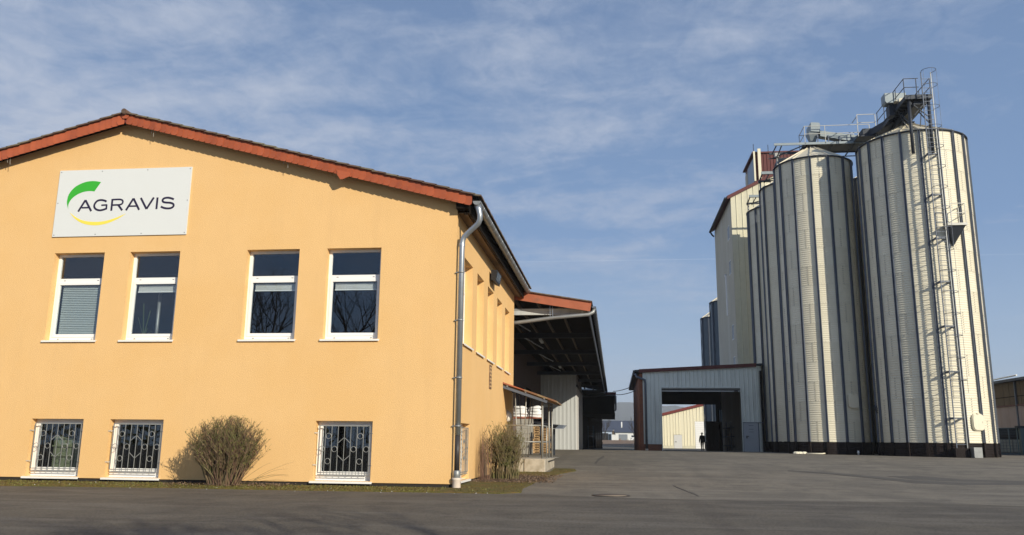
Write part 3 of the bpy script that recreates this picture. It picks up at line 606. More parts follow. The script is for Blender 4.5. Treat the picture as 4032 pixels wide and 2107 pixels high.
# ---------------------------------------------------------------- shrubs
def shrub(name, cx, cy, base_r, top, spread, h, n, seed, mats, label, asym=(0, 0), clip=None, leaf=0, flat=0):
    random.seed(seed); t = thing(name, (cx, cy, g(cy)), label, 'shrub'); tw = MB(); lf = MB(); z0 = g(cy)
    def twig(p, d, L, r, lvl):
        k = 4 if lvl == 0 else 3; pts = [p]; q = p.copy(); dd = d.copy()
        for i in range(k):
            dd = (dd+Vector((random.uniform(-.14, .14), random.uniform(-.14, .14), random.uniform(-.02, .12)))).normalized(); q = q+dd*(L/k)
            if clip and not clip(q): break
            pts.append(q.copy())
        if len(pts) < 2: return
        tw.tube(pts, r, 3, cap=False, rs=[r*(1-.65*i/(len(pts)-1)) for i in range(len(pts))], m=random.choice((0, 0, 1)) if len(mats) > 1 else 0, sm=False)
        if lvl < 2:
            for _ in range(random.randint(7, 10) if lvl == 0 else random.randint(1, 3)):
                j = random.randint(max(1, (len(pts)-1)//2 if lvl == 0 else 1), len(pts)-1); a = random.uniform(.25, .75)*random.choice((-1, 1)); b = random.uniform(.25, .75)*random.choice((-1, 1))
                nd = (dd+Vector((a, b, random.uniform(-.1, .3)))).normalized(); twig(pts[j], nd, min(L*random.uniform(.15, .34), .30), r*.6, lvl+1)
        if leaf and random.random() < leaf:
            for _ in range(3):
                c = pts[-1].lerp(pts[-2], random.random())+Vector([random.uniform(-.02, .02) for _ in range(3)]); e = Vector([random.uniform(-1, 1) for _ in range(3)]).normalized()*.018; f = Vector([random.uniform(-1, 1) for _ in range(3)]).normalized()*.01
                lf.add([c-e, c+f, c+e, c-f], [(0, 1, 2, 3)])
    for i in range(n):
        a = random.uniform(0, 2*pi); rr = base_r*sqrt(random.random()); b = Vector((cx+rr*cos(a), cy+rr*sin(a)*.7, z0))
        s = random.random()**.55; a2 = a+random.uniform(-.5, .5)
        tx = cx+asym[0]+spread[0]*s*cos(a2); ty = cy+asym[1]+spread[1]*s*sin(a2); hh = h*(flat+(1-flat)*sqrt(max(0.05, 1-(s*.92)**2)))*random.uniform(.72, 1.0)
        tgt = Vector((tx, ty, z0+hh)); d = tgt-b; twig(b, (d.normalized()*1.0+Vector((0, 0, .08))).normalized(), d.length*random.uniform(.70, .96), random.uniform(.007, .013), 0)
    tw.build('twigs', mats, t, fix=False)
    if lf.v: lf.build('leaves', m_leaf, t, fix=False)
    return t
shrub('round_shrub', -9.12, 19.2, .36, 1.6, (1.05, .60), 1.75, 360, 11, [m_twig, m_twigr], 'round leafless shrub in front of the orange facade', clip=lambda p: p.y < 19.98 and ((p.x+9.08)/1.06)**2+((p.z-.66)/.98)**2 < random.uniform(.9, 1.08), leaf=.25, flat=.35)
random.seed(12)
mb = MB()
for i in range(11):   # long stray runners on the right
    p = Vector((-8.7+random.uniform(-.1, .3), 19.2, .1)); d = Vector((random.uniform(.5, 1), random.uniform(-.2, .2), random.uniform(.05, .6))).normalized(); pts = [p]
    for k in range(6): d = (d+Vector((random.uniform(-.1, .15), random.uniform(-.1, .1), random.uniform(-.15, .02)))).normalized(); p = p+d*random.uniform(.10, .22); pts.append(p.copy())
    if p.z > .02: mb.tube(pts, .004, 3, cap=False, rs=[.0045-.0005*k for k in range(7)], sm=False)
sh = [o for o in COL.objects if o.name.startswith('round_shrub')][0]; mb.build('runners', m_twig, sh, fix=False)
shrub('corner_shrub', -3.12, 24.2, .42, 1.5, (.62, .55), 1.56, 170, 21, [m_twig, m_twig], 'boxy olive shrub with bare stems beside the side wall', clip=lambda p: p.x > XC+.03 and p.z < 1.68, leaf=.15, flat=.75)
random.seed(22); t = thing('reddish_stems', (-3.62, 23.6, 0), 'thin upright reddish stems left of the corner shrub', 'shrub'); mb = MB()
for i in range(42):
    p = Vector((-3.62+random.uniform(-.16, .2), 23.5+random.uniform(-.25, .25), .03)); pts = [p]; d = Vector((random.uniform(-.05, .05), random.uniform(-.05, .05), 1)); L = random.uniform(.8, 1.5)
    for k in range(5): p = p+Vector((d.x*L/5+random.uniform(-.012, .012), d.y*L/5, L/5)); p.x = max(p.x, XC+.02); pts.append(p.copy())
    mb.tube(pts, .005, 3, cap=False, rs=[.006-.0009*k for k in range(6)], sm=False)
mb.build('stems', [m_twigr], t, fix=False)
#==PART2==
# ---------------------------------------------------------------- silos
GZ = .50
def silo(cx, cy, r, h, nc, th0, rows, label, detail=True, name='grain_silo', group='grain silos in a row', zb=1.30, msh=None):
    msh = msh or m_silo
    z0 = g(cy)
    t = thing(name, (cx, cy, z0), label, 'silo', group)
    def place(nm, me, ang, z, rr=0): 
        o = put(nm, me, t); o.matrix_parent_inverse = parent_inv(t); o.location = (cx+rr*sin(ang), cy-rr*cos(ang), z); o.rotation_euler = (0, 0, ang); return o
    da = 2*pi/nc; zt = h; SH = (zt-zb)/rows; waves = 9
    def sheet_mesh(bolts):
        m = MB(); seg = 3 if detail else 2; pr = []
        for i in range(waves*4+1): pr.append((r+.015*sin(2*pi*i/4)+(.0), i*SH/waves/4))
        pr = [(pr[0][0]+.010, -.02)]+[(a+.006*max(0, 1-b/.15), b) for a, b in pr]
        m.lathe((0, 0, 0), pr, seg, 0, -da/2, da/2)
        # bolt rows
        if detail:
            for j in range(7): a = -da/2+da*(j+.5)/7; m.box((r*sin(a)-.010, -r*cos(a)-.024, .03), (r*sin(a)+.010, -r*cos(a)-.008, .052), 1)
            if bolts:
                for k in range(waves): 
                    z = SH/waves*(k+.30); m.box((-.055, -r-.018, z), (-.025, -r-.006, z+.05), 1); m.box((.0, -r-.018, z+.02), (.022, -r-.006, z+.06), 1)
        return m.mesh('wall_sheet', [msh, m_bolt])
    ms = [sheet_mesh(False), sheet_mesh(True)]
    for c in range(nc):
        for k in range(rows):
            o = place('wall_sheet', ms[(c+k) % 2], th0+da*(c+.5)+random.uniform(-.0012, .0012), zb+k*SH); o.scale = (1+random.uniform(-.0012, .0012),)*2+(1,); o.color = (random.random(),)*3+(1,)
    # base band
    m = MB(); pr = [(r-.02, z0-.3)]+[(r-.005+.011*sin(2*pi*i/4), z0+.02+i*.034) for i in range(int((zb-z0)/.034))]+[(r-.005, zb+.02)]; pr = [(a, b) for a, b in pr]
    m.lathe((cx, cy, 0), pr, 60); m.build('base_band', m_silobase, t)
    m = MB(); m.lathe((cx, cy, 0), [(r-.12, zb), (r-.12, h)], 48); m.build('inner_lining', m_dark, t)
    # posts: outward-open channels
    pm = MB(); hh = zt-z0+.03; w_, d_ = .072, .115
    pm.box((-w_, -r-.03, 0), (w_, -r-.012, hh)); pm.box((-w_, -r-d_, 0), (-w_+.012, -r-.03, hh)); pm.box((w_-.012, -r-d_, 0), (w_, -r-.03, hh)); pm.box((-w_+.012, -r-d_, 0), (-w_+.035, -r-d_+.01, hh)); pm.box((w_-.035, -r-d_, 0), (w_-.012, -r-d_+.01, hh))
    for k in range(int(hh/1.19)): pm.box((-w_-.006, -r-.034-.0, k*1.19+.5), (w_+.006, -r-.028, k*1.19+.62))
    pme = pm.mesh('post', m_galv)
    pb = MB(); pb.box((-w_-.003, -r-d_-.004, -.05), (w_+.003, -r-.01, zb-z0)); pbe = pb.mesh('post_foot', m_silobase)
    for c in range(nc): place('post', pme, th0+da*c, z0-.0); place('post_foot', pbe, th0+da*c, z0)
    # roof cone
    ca = 1.38 if r > 3 else 1.30
    for c in range(nc*1):
        m = MB(); a0, a1 = -da/2, da/2; rb = r+.10; rt = .42; za, zc = h-.02, h+ca
        vs = [(rb*sin(a0), -rb*cos(a0), za), (rb*sin(a1), -rb*cos(a1), za), (rt*sin(a1), -rt*cos(a1), zc), (rt*sin(a0), -rt*cos(a0), zc)]
        vs += [(x, y, z-.025) for x, y, z in vs]
        if c == 0:
            m.add(vs, [(0, 1, 2, 3), (4, 7, 6, 5), (0, 4, 5, 1), (1, 5, 6, 2), (2, 6, 7, 3), (3, 7, 4, 0)]); m.bar(Vector(vs[0])+Vector((0, 0, .03)), Vector(vs[3])+Vector((0, 0, .03)), .05, .07); cone = m.mesh('roof_sheet', m_silo2)
        place('roof_sheet', cone, th0+da*(c+.5), 0)
    m = MB(); m.lathe((cx, cy, h), [(r+.02, -.06), (r+.125, -.06), (r+.13, .0), (r+.10, .02)], nc*3); m.build('rim', m_darksteel, t)
    m = MB(); m.lathe((cx, cy, h+ca), [(.42, -.12), (.50, -.12), (.50, .02), (.44, .12), (.40, .12)], 24); m.build('roof_collar', m_darksteel, t)
    m = MB(); m.lathe((cx, cy, h+ca), [(.46, .125), (.44, .16), (.001, .22)], 24); m.build('roof_cap', m_silo2, t)
    return t
m_farsilo = mat('dark_silo_sheet', (.085, .115, .145), .5, .2, var=.1)
RX, RY, RR = 18.85, 52.75, 3.1; MX, MY, MR = 13.66, 56.3, 2.46; SHT = 19.62
sR = silo(RX, RY, RR, SHT, 19, radians(-28.7), 15, 'wide front silo carrying the tall caged ladder, rightmost of the row')
sM = silo(MX, MY, MR, SHT, 14, radians(-16.4), 15, 'cream silo with a conical roof left of the ladder silo')
silo(13.54, 61.4, 2.46, SHT, 14, radians(-20), 15, 'third silo, its lit side hidden behind the silo in front', detail=False)
silo(13.56, 67.6, 2.46, SHT, 14, radians(-5), 15, 'farthest of the tall silos, rising behind the grey gate shed', detail=False)
silo(13.78, 100, 2.25, 17.5, 12, radians(-5), 1, 'dark distant silo just left of the tower, the taller looking one', detail=False, group='distant dark silos', msh=m_farsilo)
silo(14.0, 113, 2.25, 17.5, 12, radians(-11), 1, 'farthest dark silo seen left of the tower', detail=False, group='distant dark silos', msh=m_farsilo)
silo(19.95, 60.3, 3.0, SHT, 18, radians(-25), 15, 'silo mostly hidden in the dark gap between the two front silos', detail=False)
def hatch(parent, cx, cy, r, az, z, w, h):
    ang = radians(az); m = MB(); n = 24; out = []
    for i in range(n):
        a = 2*pi*i/n; c_, s_ = cos(a), sin(a); out.append((w/2*abs(c_)**.5*(1 if c_ > 0 else -1), h/2*abs(s_)**.5*(1 if s_ > 0 else -1)))
    for sc_, d0, d1 in ((1.0, .0, .10), (.93, .10, .14)): m.prism([(u*sc_, v*sc_) for u, v in out], d0, d1, lambda u, v, d: (u, -r-d, v))
    m.box((-w*.1, -r-.17, h*.48), (w*.1, -r-.05, h*.53)); m.box((w*.30, -r-.16, -.05), (w*.34, -r-.14, .05))
    o = put('hatch', m.mesh('hatch', m_silo), parent); o.matrix_parent_inverse = parent_inv(parent); o.location = (cx, cy, z); o.rotation_euler = (0, 0, ang)
hatch(sM, MX, MY, MR, -13.8+36, 3.75, .72, .88); hatch(sR, RX, RY, RR, -19.67+41.7+.6, 2.42, .80, .92)
# ventilation ducts between the silos
t = thing('ventilation_duct', (16.2, 54.6, .5), 'dark round duct standing in the gap between the two front silos', 'duct')
m = MB(); m.tube([(16.0, 54.1, 7.2), (16.0, 54.1, 3.6)], .06, 8); m.tube([(16.0, 54.0, 3.7), (16.0, 53.6, 3.2), (16.0, 53.6, .5)], .16, 12); m.build('pipe', m_darksteel, t)
m = MB(); m.tube([(16.0, 53.8, 3.35), (16.05, 53.2, 3.15)], .32, 16); m.build('fan_housing', m_darksteel, t)
# ---------------------------------------------------------------- ladder on the big silo
LA = radians(6); LX, LY = RX+3.72*sin(radians(-.8)), RY-3.72*cos(radians(-.8))
def LP(u, d, z): return (LX+u*cos(LA)+d*sin(LA), LY+u*sin(LA)-d*cos(LA), z)   # u along, d outward
lad = thing('caged_ladder', (LX, LY, .5), 'tall steel ladder with safety cage up the front of the wide silo', 'ladder')
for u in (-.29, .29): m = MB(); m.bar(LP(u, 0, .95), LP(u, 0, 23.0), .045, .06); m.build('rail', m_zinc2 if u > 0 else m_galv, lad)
m = MB(); m.bar((-.27, 0, 0), (.27, 0, 0), .022); rung = m.mesh('rung', m_galv)
for k in range(76):
    o = put('rung', rung, lad); o.matrix_parent_inverse = parent_inv(lad); o.location = LP(0, 0, 1.2+k*.285); o.rotation_euler = (0, 0, LA)
def hp(a, R_=.40): return (.40*sin(a)*1.0, .38-.40*cos(a))
m = MB(); hpts = [(-.29, 0)]+[(.40*sin(a), .36-.40*cos(a)) for a in [radians(-125+250*i/16)+pi for i in range(17)]][::-1]+[(.29, 0)]
if hpts[1][0] > 0: hpts = [hpts[0]]+hpts[1:-1][::-1]+[hpts[-1]]
m.tube([(u, -d, 0) for u, d in hpts], .017, 5, cap=False); hoop = m.mesh('cage_hoop', m_galv)
zs = [4.66+1.23*k for k in range(14)]+[22.0, 22.95]
for z in zs:
    o = put('cage_hoop', hoop, lad); o.matrix_parent_inverse = parent_inv(lad); o.location = LP(0, 0, z); o.rotation_euler = (0, 0, LA)
for a in (-70, 0, 70):
    aa = radians(a); m = MB(); m.bar(LP(.41*sin(aa), .36+.41*cos(aa), 4.66), LP(.41*sin(aa), .36+.41*cos(aa), 22.95), .016, .008); m.build('cage_strap', m_galv, lad)
m = MB(); m.tube([LP(.62, .05, 4), LP(.62, .05, 21)], .010, 5); m.build('cable', m_darksteel, lad)
for z in [2.6, 5.15, 7.7, 10.25, 12.8, 15.4, 17.9]:
    m = MB()
    for u in (-.29, .29):
        m.bar(LP(u, 0, z), (RX+3.12*sin(radians(-.8)+u*.32), RY-3.12*cos(radians(-.8)+u*.32), z), .05, .12)
    m.bar(LP(-.29, -.05, z), LP(.29, -.05, z), .05); m.bar(LP(-.29, -.4, z), LP(.29, -.1, z), .04); m.build('standoff_bracket', m_galv, lad)
m = MB(); m.box((RX+.36, 48.55, .50), (RX+.78, 49.05, 1.05)); o = m.build('steel_box', m_zinc2); tag(o, 'grey steel box at the foot of the caged ladder', 'box')
m = MB(); m.box((RX-.45, 48.9, .48), (RX+.30, 49.5, 1.0)); o = m.build('dark_crate', m_silobase); tag(o, 'dark crate beside the ladder foot', 'crate')
# small landing to the right of the ladder
t = thing('landing_platform', (19.8, 49.5, 13.5), 'small landing with railing beside the ladder halfway up the silo', 'platform')
m = MB(); m.box((19.18, 48.95, 13.52), (20.25, 49.95, 13.66)); m.build('deck', m_rail, t)
m = MB(); m.add([(19.3, 49.02, 13.52), (20.18, 49.02, 13.52), (20.18, 49.9, 13.52), (19.3, 49.75, 13.52), (19.58, 49.62, 12.35)], [(0, 1, 4), (1, 2, 4), (2, 3, 4), (3, 0, 4), (0, 3, 2, 1)]); m.build('gusset', m_darksteel, t)
for p, q in [((19.42, 48.98, 13.66), (19.42, 48.98, 14.82)), ((20.2, 48.98, 13.66), (20.2, 48.98, 14.82)), ((20.2, 49.9, 13.66), (20.2, 49.9, 14.82))]: m = MB(); m.bar(p, q, .04); m.build('post', m_rail, t)
for z in (14.25, 14.82):
    m = MB(); m.bar((19.42, 48.98, z), (20.2, 48.98, z), .035); m.bar((20.2, 48.98, z), (20.2, 49.9, z), .035); m.build('handrail', m_rail, t)
# ---------------------------------------------------------------- catwalks and conveyors on top
cw = thing('ladder_catwalk', (18.3, 52, 21.5), 'high catwalk leading from the ladder top over the wide silo', 'catwalk')
m = MB(); m.box((17.62, 49.35, 21.62), (19.12, 55.2, 21.70)); m.box((17.60, 49.30, 21.45), (19.14, 49.36, 21.72)); m.bar((17.63, 49.35, 21.55), (17.63, 55.3, 21.35), .06, .22); m.bar((19.10, 49.35, 21.55), (19.10, 55.3, 21.45), .06, .22)
for k in range(8): m.box((17.64, 49.6+k*.7, 21.5), (19.08, 49.66+k*.7, 21.62))
m.build('deck', m_darksteel, cw)
m = MB(); m.box((18.2, 49.6, 21.15), (18.85, 54.6, 21.45)); m.add([(18.35, 52.2, 21.15), (19.1, 52.2, 21.15), (19.1, 53.2, 21.15), (18.35, 53.2, 21.15), (18.6, 52.5, 20.85), (19.0, 52.5, 20.85), (19.0, 52.9, 20.85), (18.6, 52.9, 20.85)], [(0, 1, 5, 4), (1, 2, 6, 5), (2, 3, 7, 6), (3, 0, 4, 7)]); m.build('chute', m_darksteel, cw)
for (x, zt_) in ((17.86, 21.5), (18.98, 21.5)): m = MB(); m.tube([(x, 49.48, zt_), (x, 49.52, 18.1)], .095, 10); m.build('support_post', m_darksteel, cw)
for p, q in [((17.86, 49.5, 20.2), (18.98, 49.5, 21.5)), ((17.86, 49.5, 21.4), (18.98, 49.5, 20.3)), ((18.98, 49.5, 19.9), (18.98, 51.2, 21.4)), ((17.86, 49.5, 19.9), (17.86, 51.2, 21.4)), ((17.86, 49.5, 21.2), (18.98, 49.5, 21.2)), ((18.3, 51, 20.0), (17.7, 51, 21.4)), ((18.9, 51, 20.0), (19.1, 51, 21.4))]: m = MB(); m.bar(p, q, .05); m.build('brace', m_darksteel, cw)
for y in (49.4, 50.9, 51.6, 53.2, 54.6): m = MB(); m.bar((17.62, y, 21.4), (17.62, y, 22.78), .04); m.build('rail_post', m_darksteel, cw)
for y in (49.4, 51.2, 53.0, 54.9): m = MB(); m.bar((19.12, y, 21.5), (19.12, y, 22.75), .04); m.build('rail_post', m_darksteel, cw)
m = MB(); m.bar((18.32, 49.36, 21.5), (18.32, 49.36, 22.78), .04); m.build('rail_post', m_darksteel, cw)
for z in (22.22, 22.78):
    m = MB(); m.bar((17.62, 49.36, z), (17.62, 54.7, z-.04), .035); m.build('handrail', m_darksteel, cw)
    m = MB(); m.bar((17.62, 49.36, z), (18.45, 49.36, z), .035); m.build('handrail', m_darksteel, cw)
    m = MB(); m.bar((19.12, 49.4, z), (19.12, 54.9, z-.04), .035); m.build('handrail', m_darksteel, cw)
dh = thing('drive_housing', (17.5, 51.3, 22), 'boxy grey motor housing sticking out left of the ladder catwalk', 'motor housing')
m = MB(); m.prism([(17.02, 22.08), (17.10, 21.96), (17.62, 21.96), (17.62, 22.62), (17.02, 22.60)], 51.0, 51.75, lambda u, z, d: (u, d, z)); m.box((17.62, 51.05, 22.02), (18.3, 51.7, 22.60)); m.build('housing', m_conveyor, dh)
m = MB(); m.prism([(17.45, 21.9), (18.25, 21.75), (18.25, 22.15), (17.75, 22.05)], 50.6, 51.0, lambda u, z, d: (u, d, z)); m.build('side_plate', m_silo, dh)
m = MB(); m.box((17.5, 51.1, 21.5), (17.75, 51.6, 21.96)); m.box((17.28, 51.2, 21.2), (17.62, 51.8, 21.9)); m.build('chute', m_darksteel, dh)
c2 = thing('silo_catwalk', (14, 56, 21.2), 'horizontal catwalk across the roof of the left front silo', 'catwalk')
m = MB(); m.box((11.1, 55.66, 21.06), (17.3, 55.74, 21.22)); m.build('beam', m_conveyor, c2)
m = MB(); m.box((11.1, 57.45, 21.04), (17.3, 57.53, 21.20)); m.build('beam', m_darksteel, c2)
m = MB(); m.box((13.1, 55.75, 21.10), (17.4, 57.44, 21.14)); m.box((13.1, 55.75, 20.98), (13.2, 57.44, 21.1)); m.box((16.3, 54.5, 21.10), (17.55, 55.64, 21.16)); m.build('deck', m_darksteel, c2)
for p, q in [((11.25, 55.7, 21.05), (11.1, 56.5, 20.75)), ((11.6, 55.7, 21.05), (11.55, 57.4, 20.7)), ((11.3, 57.4, 20.75), (13.1, 55.72, 21.05)), ((13.1, 55.72, 21.1), (12.9, 57.4, 20.8)), ((15.0, 55.7, 21.05), (14.8, 57.4, 20.8)), ((16.4, 55.7, 21.05), (16.2, 57.4, 20.8)), ((11.0, 57.4, 20.72), (17.2, 57.4, 20.75))]: m = MB(); m.bar(p, q, .06); m.build('brace', m_darksteel, c2)
m = MB(); m.tube([(11.55, 57.2, 19.5), (11.55, 57.2, 20.75)], .075, 10); m.box((11.4, 57.05, 20.72), (11.7, 57.35, 21.02)); m.build('support_post', m_rail, c2)
for x, y in ((13.16, 55.68), (14.5, 55.68), (16.3, 54.5), (17.45, 54.5), (13.2, 57.5), (15.0, 57.5), (16.9, 57.5), (17.4, 55.68)):
    zt_ = 22.62 if y < 55 else 22.38+.04*(y > 57); m = MB(); m.bar((x, y, 21.1), (x, y, zt_), .04); m.build('rail_post', m_rail, c2)
for a in [((13.16, 55.68), (17.4, 55.68), 22.38), ((13.16, 55.68), (17.4, 55.68), 21.82), ((13.16, 55.68), (13.2, 57.5), 22.38), ((13.16, 55.68), (13.2, 57.5), 21.82), ((13.2, 57.5), (16.9, 57.5), 22.40), ((13.2, 57.5), (16.9, 57.5), 21.85), ((16.3, 54.5), (17.45, 54.5), 22.62), ((16.3, 54.5), (17.45, 54.5), 22.05), ((16.3, 54.5), (16.3, 55.68), 22.5)]:
    m = MB(); m.bar(a[0]+(a[2],), a[1]+(a[2],), .035); m.build('handrail', m_rail, c2)
cv = thing('conveyor', (15, 56.5, 21.8), 'enclosed grey conveyor trough with square head box on the left front silo', 'conveyor')
m = MB(); m.prism([(13.65, 22.12), (14.26, 22.05), (14.28, 22.62), (14.22, 22.72), (13.68, 22.76)], 55.95, 57.3, lambda u, z, d: (u, d, z)); m.build('head_box', m_conveyor, cv)
m = MB(); m.add([(13.5, 56.0, 22.1), (14.2, 56.0, 22.1), (14.2, 56.9, 22.1), (13.5, 56.9, 22.1), (13.7, 56.3, 21.4), (14.0, 56.3, 21.4), (14.0, 56.6, 21.4), (13.7, 56.6, 21.4)], [(0, 1, 5, 4), (1, 2, 6, 5), (2, 3, 7, 6), (3, 0, 4, 7), (4, 5, 6, 7)]); m.build('hopper', m_conveyor, cv)
m = MB(); m.prism([(14.28, 21.78), (16.0, 21.42), (17.4, 21.25), (17.4, 21.62), (14.28, 22.18)], 56.05, 56.6, lambda u, z, d: (u, d, z)); m.build('trough', m_conveyor, cv)
for x in (14.05, 14.75, 15.5, 16.3): m = MB(); m.box((x, 55.98, 21.2), (x+.07, 56.04, 21.9-.12*(x-14))); m.build('leg', m_galv, cv)
m = MB(); m.box((16.7, 54.8, 21.18), (17.6, 56.5, 21.75)); m.bar((17.3, 55.2, 21.4), (18.3, 53.2, 21.6), .7, .45); m.build('transfer_box', m_darksteel, cv)
# booms on silos 3 and 4
for (px, py, lab) in ((11.42, 63.3, 'cross beam on a pole above the third silo'), (11.45, 69.4, 'cross beam on a pole above the farthest tall silo')):
    t = thing('pole_beam', (px, py, 19.5), lab, 'beam')
    m = MB(); m.tube([(px, py, 19.4), (px, py, 20.85)], .07, 8); m.build('pole', m_rail, t)
    m = MB(); m.box((px-.15, py-1.6, 21.0), (px+3.4, py-1.45, 21.2)); m.build('beam', m_conveyor, t)
    m = MB(); m.box((px-.15, py-.1, 20.85), (px+3.4, py+.02, 20.98)); m.bar((px-.1, py-1.5, 21.0), (px-.1, py, 20.8), .08); m.bar((px+.4, py-1.5, 21.0), (px+.3, py, 20.8), .06); m.bar((px, py, 20.85), (px+1.8, py-1.5, 21.0), .07); m.build('brace', m_darksteel, t)
t = thing('fan_box', (12.3, 62, 20.4), 'small grey fan box on the third silo roof', 'fan'); m = MB(); m.prism([(12.2, 19.9), (12.9, 20.05), (12.9, 20.75), (12.35, 20.7)], 61.9, 62.7, lambda u, z, d: (u, d, z)); m.build('housing', m_conveyor, t)
m = MB(); m.bar((12.2, 62, 19.8), (12.0, 62, 20.2), .04); m.bar((12.0, 62, 20.2), (12.3, 62, 20.6), .04); m.build('handle', m_darksteel, t)
t = thing('aspirator', (13.4, 66, 22), 'round grey vent hood behind the left front silo roof', 'vent'); m = MB(); m.lathe((12.9, 61.8, 0), [(.3, 20.6), (.3, 20.9), (.62, 21.5), (.62, 21.75), (.45, 22.1), (.01, 22.25)], 18); m.build('hood', m_darksteel, t); m = MB(); m.tube([(12.9, 61.8, 20.0), (12.9, 61.8, 20.7)], .25, 10); m.build('duct', m_galv, t)
t = thing('roof_box', (14.1, 61.5, 21.6), 'angled grey duct box behind the left front silo roof', 'duct'); m = MB(); m.prism([(13.6, 20.9), (14.6, 20.9), (14.6, 21.9), (13.95, 22.0)], 61.2, 62.0, lambda u, z, d: (u, d, z)); m.build('box', m_conveyor, t)
t = thing('elevator_head', (15.2, 62, 22), 'rounded galvanised elevator head behind the left front silo', 'elevator head'); m = MB(); m.tube([(15.0, 62.0, 21.9), (16.6, 62.0, 21.9)], .45, 16); m.build('casing', m_zinc2, t); m = MB(); m.tube([(15.1, 61.5, 21.5), (15.1, 61.5, 22.4)], .12, 10); m.build('pipe', m_white, t)
# ---------------------------------------------------------------- tower
tw_ = thing('mill_tower', (17, 78, .5), 'tall grain tower with grey rendered side and cream ribbed front', 'building')
TX, TX2 = 10.4, 19.6; TY0, TY1 = 72, 84; RS = .5
ztp = lambda x: 22.35+RS*(min(x, 30-x)-TX)
m = MB(); m.prism([(TX+.06, .3), (TX2, .3), (TX2, 22.3), (15, ztp(15)-.05), (TX+.06, 22.3)], TY0+.06, TY1, lambda u, z, d: (u, d, z)); m.build('core_wall', m_cream2, tw_)
m = MB(); ribbed(m, TX, TX2, lambda u: .4, lambda u: ztp(u), lambda u, z, d: (u, TY0-d, z), .50, .045, rib=.16); m.build('front_cladding', m_cream2, tw_)
m = MB(); wn = [(73.6, 74.9, 18.95, 20.2), (73.6, 74.8, 15.8, 17.05), (73.5, 74.7, 10.0, 11.3), (73.4, 74.6, 7.2, 8.5)]
holed(m, [TY0, TY1], [.3, 22.2], wn, lambda u, z, d: (TX+.0-d*1, u, z), .055); m.build('side_wall', m_render, tw_)
for a, b, c, d in wn:
    m = MB(); P_ = lambda u, z, dd: (TX-dd, u, z); m.prism([(a, c), (b, c), (b, d), (a, d)], -.03, -.05, P_)
    w_ = m.build('window', m_carglass, tw_); f_ = MB()
    for q in ((a, b, c, c+.06), (a, b, d-.06, d), (a, a+.05, c, d), (b-.05, b, c, d), ((a+b)/2-.02, (a+b)/2+.02, c, d)): f_.prism([(q[0], q[2]), (q[1], q[2]), (q[1], q[3]), (q[0], q[3])], .0, -.03, P_)
    f_.build('frame', m_white, w_)
m = MB(); m.box((TX-.10, 76.6, 12.5), (TX, 76.8, 16.3)); m.box((TX-.10, 76.6, 16.2), (TX, 77.3, 16.35)); m.build('side_pipe', m_white, tw_)
m = MB()
for sx in (1, -1):
    X0 = TX-.35 if sx > 0 else TX2+.35
    m.prism([(15, ztp(15)+.0), (X0, ztp(15)-RS*abs(X0-15)), (X0, ztp(15)-RS*abs(X0-15)+.16), (15, ztp(15)+.16)], TY0-.12, TY1+.2, lambda u, z, d: (u, d, z))
m.build('roof', m_darkred, tw_)
m = MB()
for sx in (1, -1):
    X0 = TX-.3 if sx > 0 else TX2+.3
    m.prism([(15, ztp(15)-.14), (X0, ztp(15)-RS*abs(X0-15)-.14), (X0, ztp(15)-RS*abs(X0-15)+.17), (15, ztp(15)+.17)], TY0-.18, TY0-.125, lambda u, z, d: (u, d, z))
m.build('verge_trim', m_darkred, tw_)
m = MB(); gutter(m, TX-.42, TY0-.1, TY1+.3, 22.25, .12); m.build('gutter', m_darksteel, tw_)
m = MB(); m.tube([(TX-.42, TY1-.1, 22.1), (TX-.3, TY1-.3, 21.8), (TX-.12, TY1-.35, 21.6)], .08, 8); m.build('downpipe', m_black, tw_)
hh_ = thing('head_house', (15, 76.5, 24), 'dark red ribbed housing on top of the tower with a louvred side', 'roof housing')
m = MB(); m.box((12.98, 74.06, 23.0), (18.5, 79.3, 26.95)); m.build('core', m_darkred, hh_)
m = MB(); ribbed(m, 12.95, 18.5, lambda u: 23.3, lambda u: 26.9, lambda u, z, d: (u, 74.0-d, z), .3, .05, rib=.4); m.build('front_cladding', m_darkred, hh_)
m = MB(); m.box((12.90, 74.3, 23.2), (12.96, 77.6, 26.6)); m.build('side_panel', m_glassblock, hh_)
m = MB(); m.box((12.90, 77.9, 23.2), (12.96, 79.1, 26.4)); m.build('side_panel', m_render, hh_)
m = MB(); m.box((12.75, 73.85, 26.92), (18.6, 79.5, 27.05)); m.build('flat_roof', m_darkred, hh_)
for x, w_, zz, yy in ((12.80, .15, 27.0, 73.55), (13.2, .26, 27.25, 73.6)):
    m = MB(); m.box((x, yy, 24.2), (x+w_, yy+.12, zz)); a_ = m.build('antenna_panel', m_cream, None)
    tag(a_, 'narrow upright cream antenna panel at the tower top corner' if w_ < .2 else 'broad upright cream antenna panel in front of the red housing', 'antenna')
for x, y in ((12.95, 74.2), (14.3, 74.5)): m = MB(); m.tube([(x, y, 27), (x, y, 27.9)], .03, 6); o = m.build('aerial', m_darksteel); tag(o, 'thin aerial above the red housing, '+('at its left corner' if x < 13 else 'further right'), 'aerial')
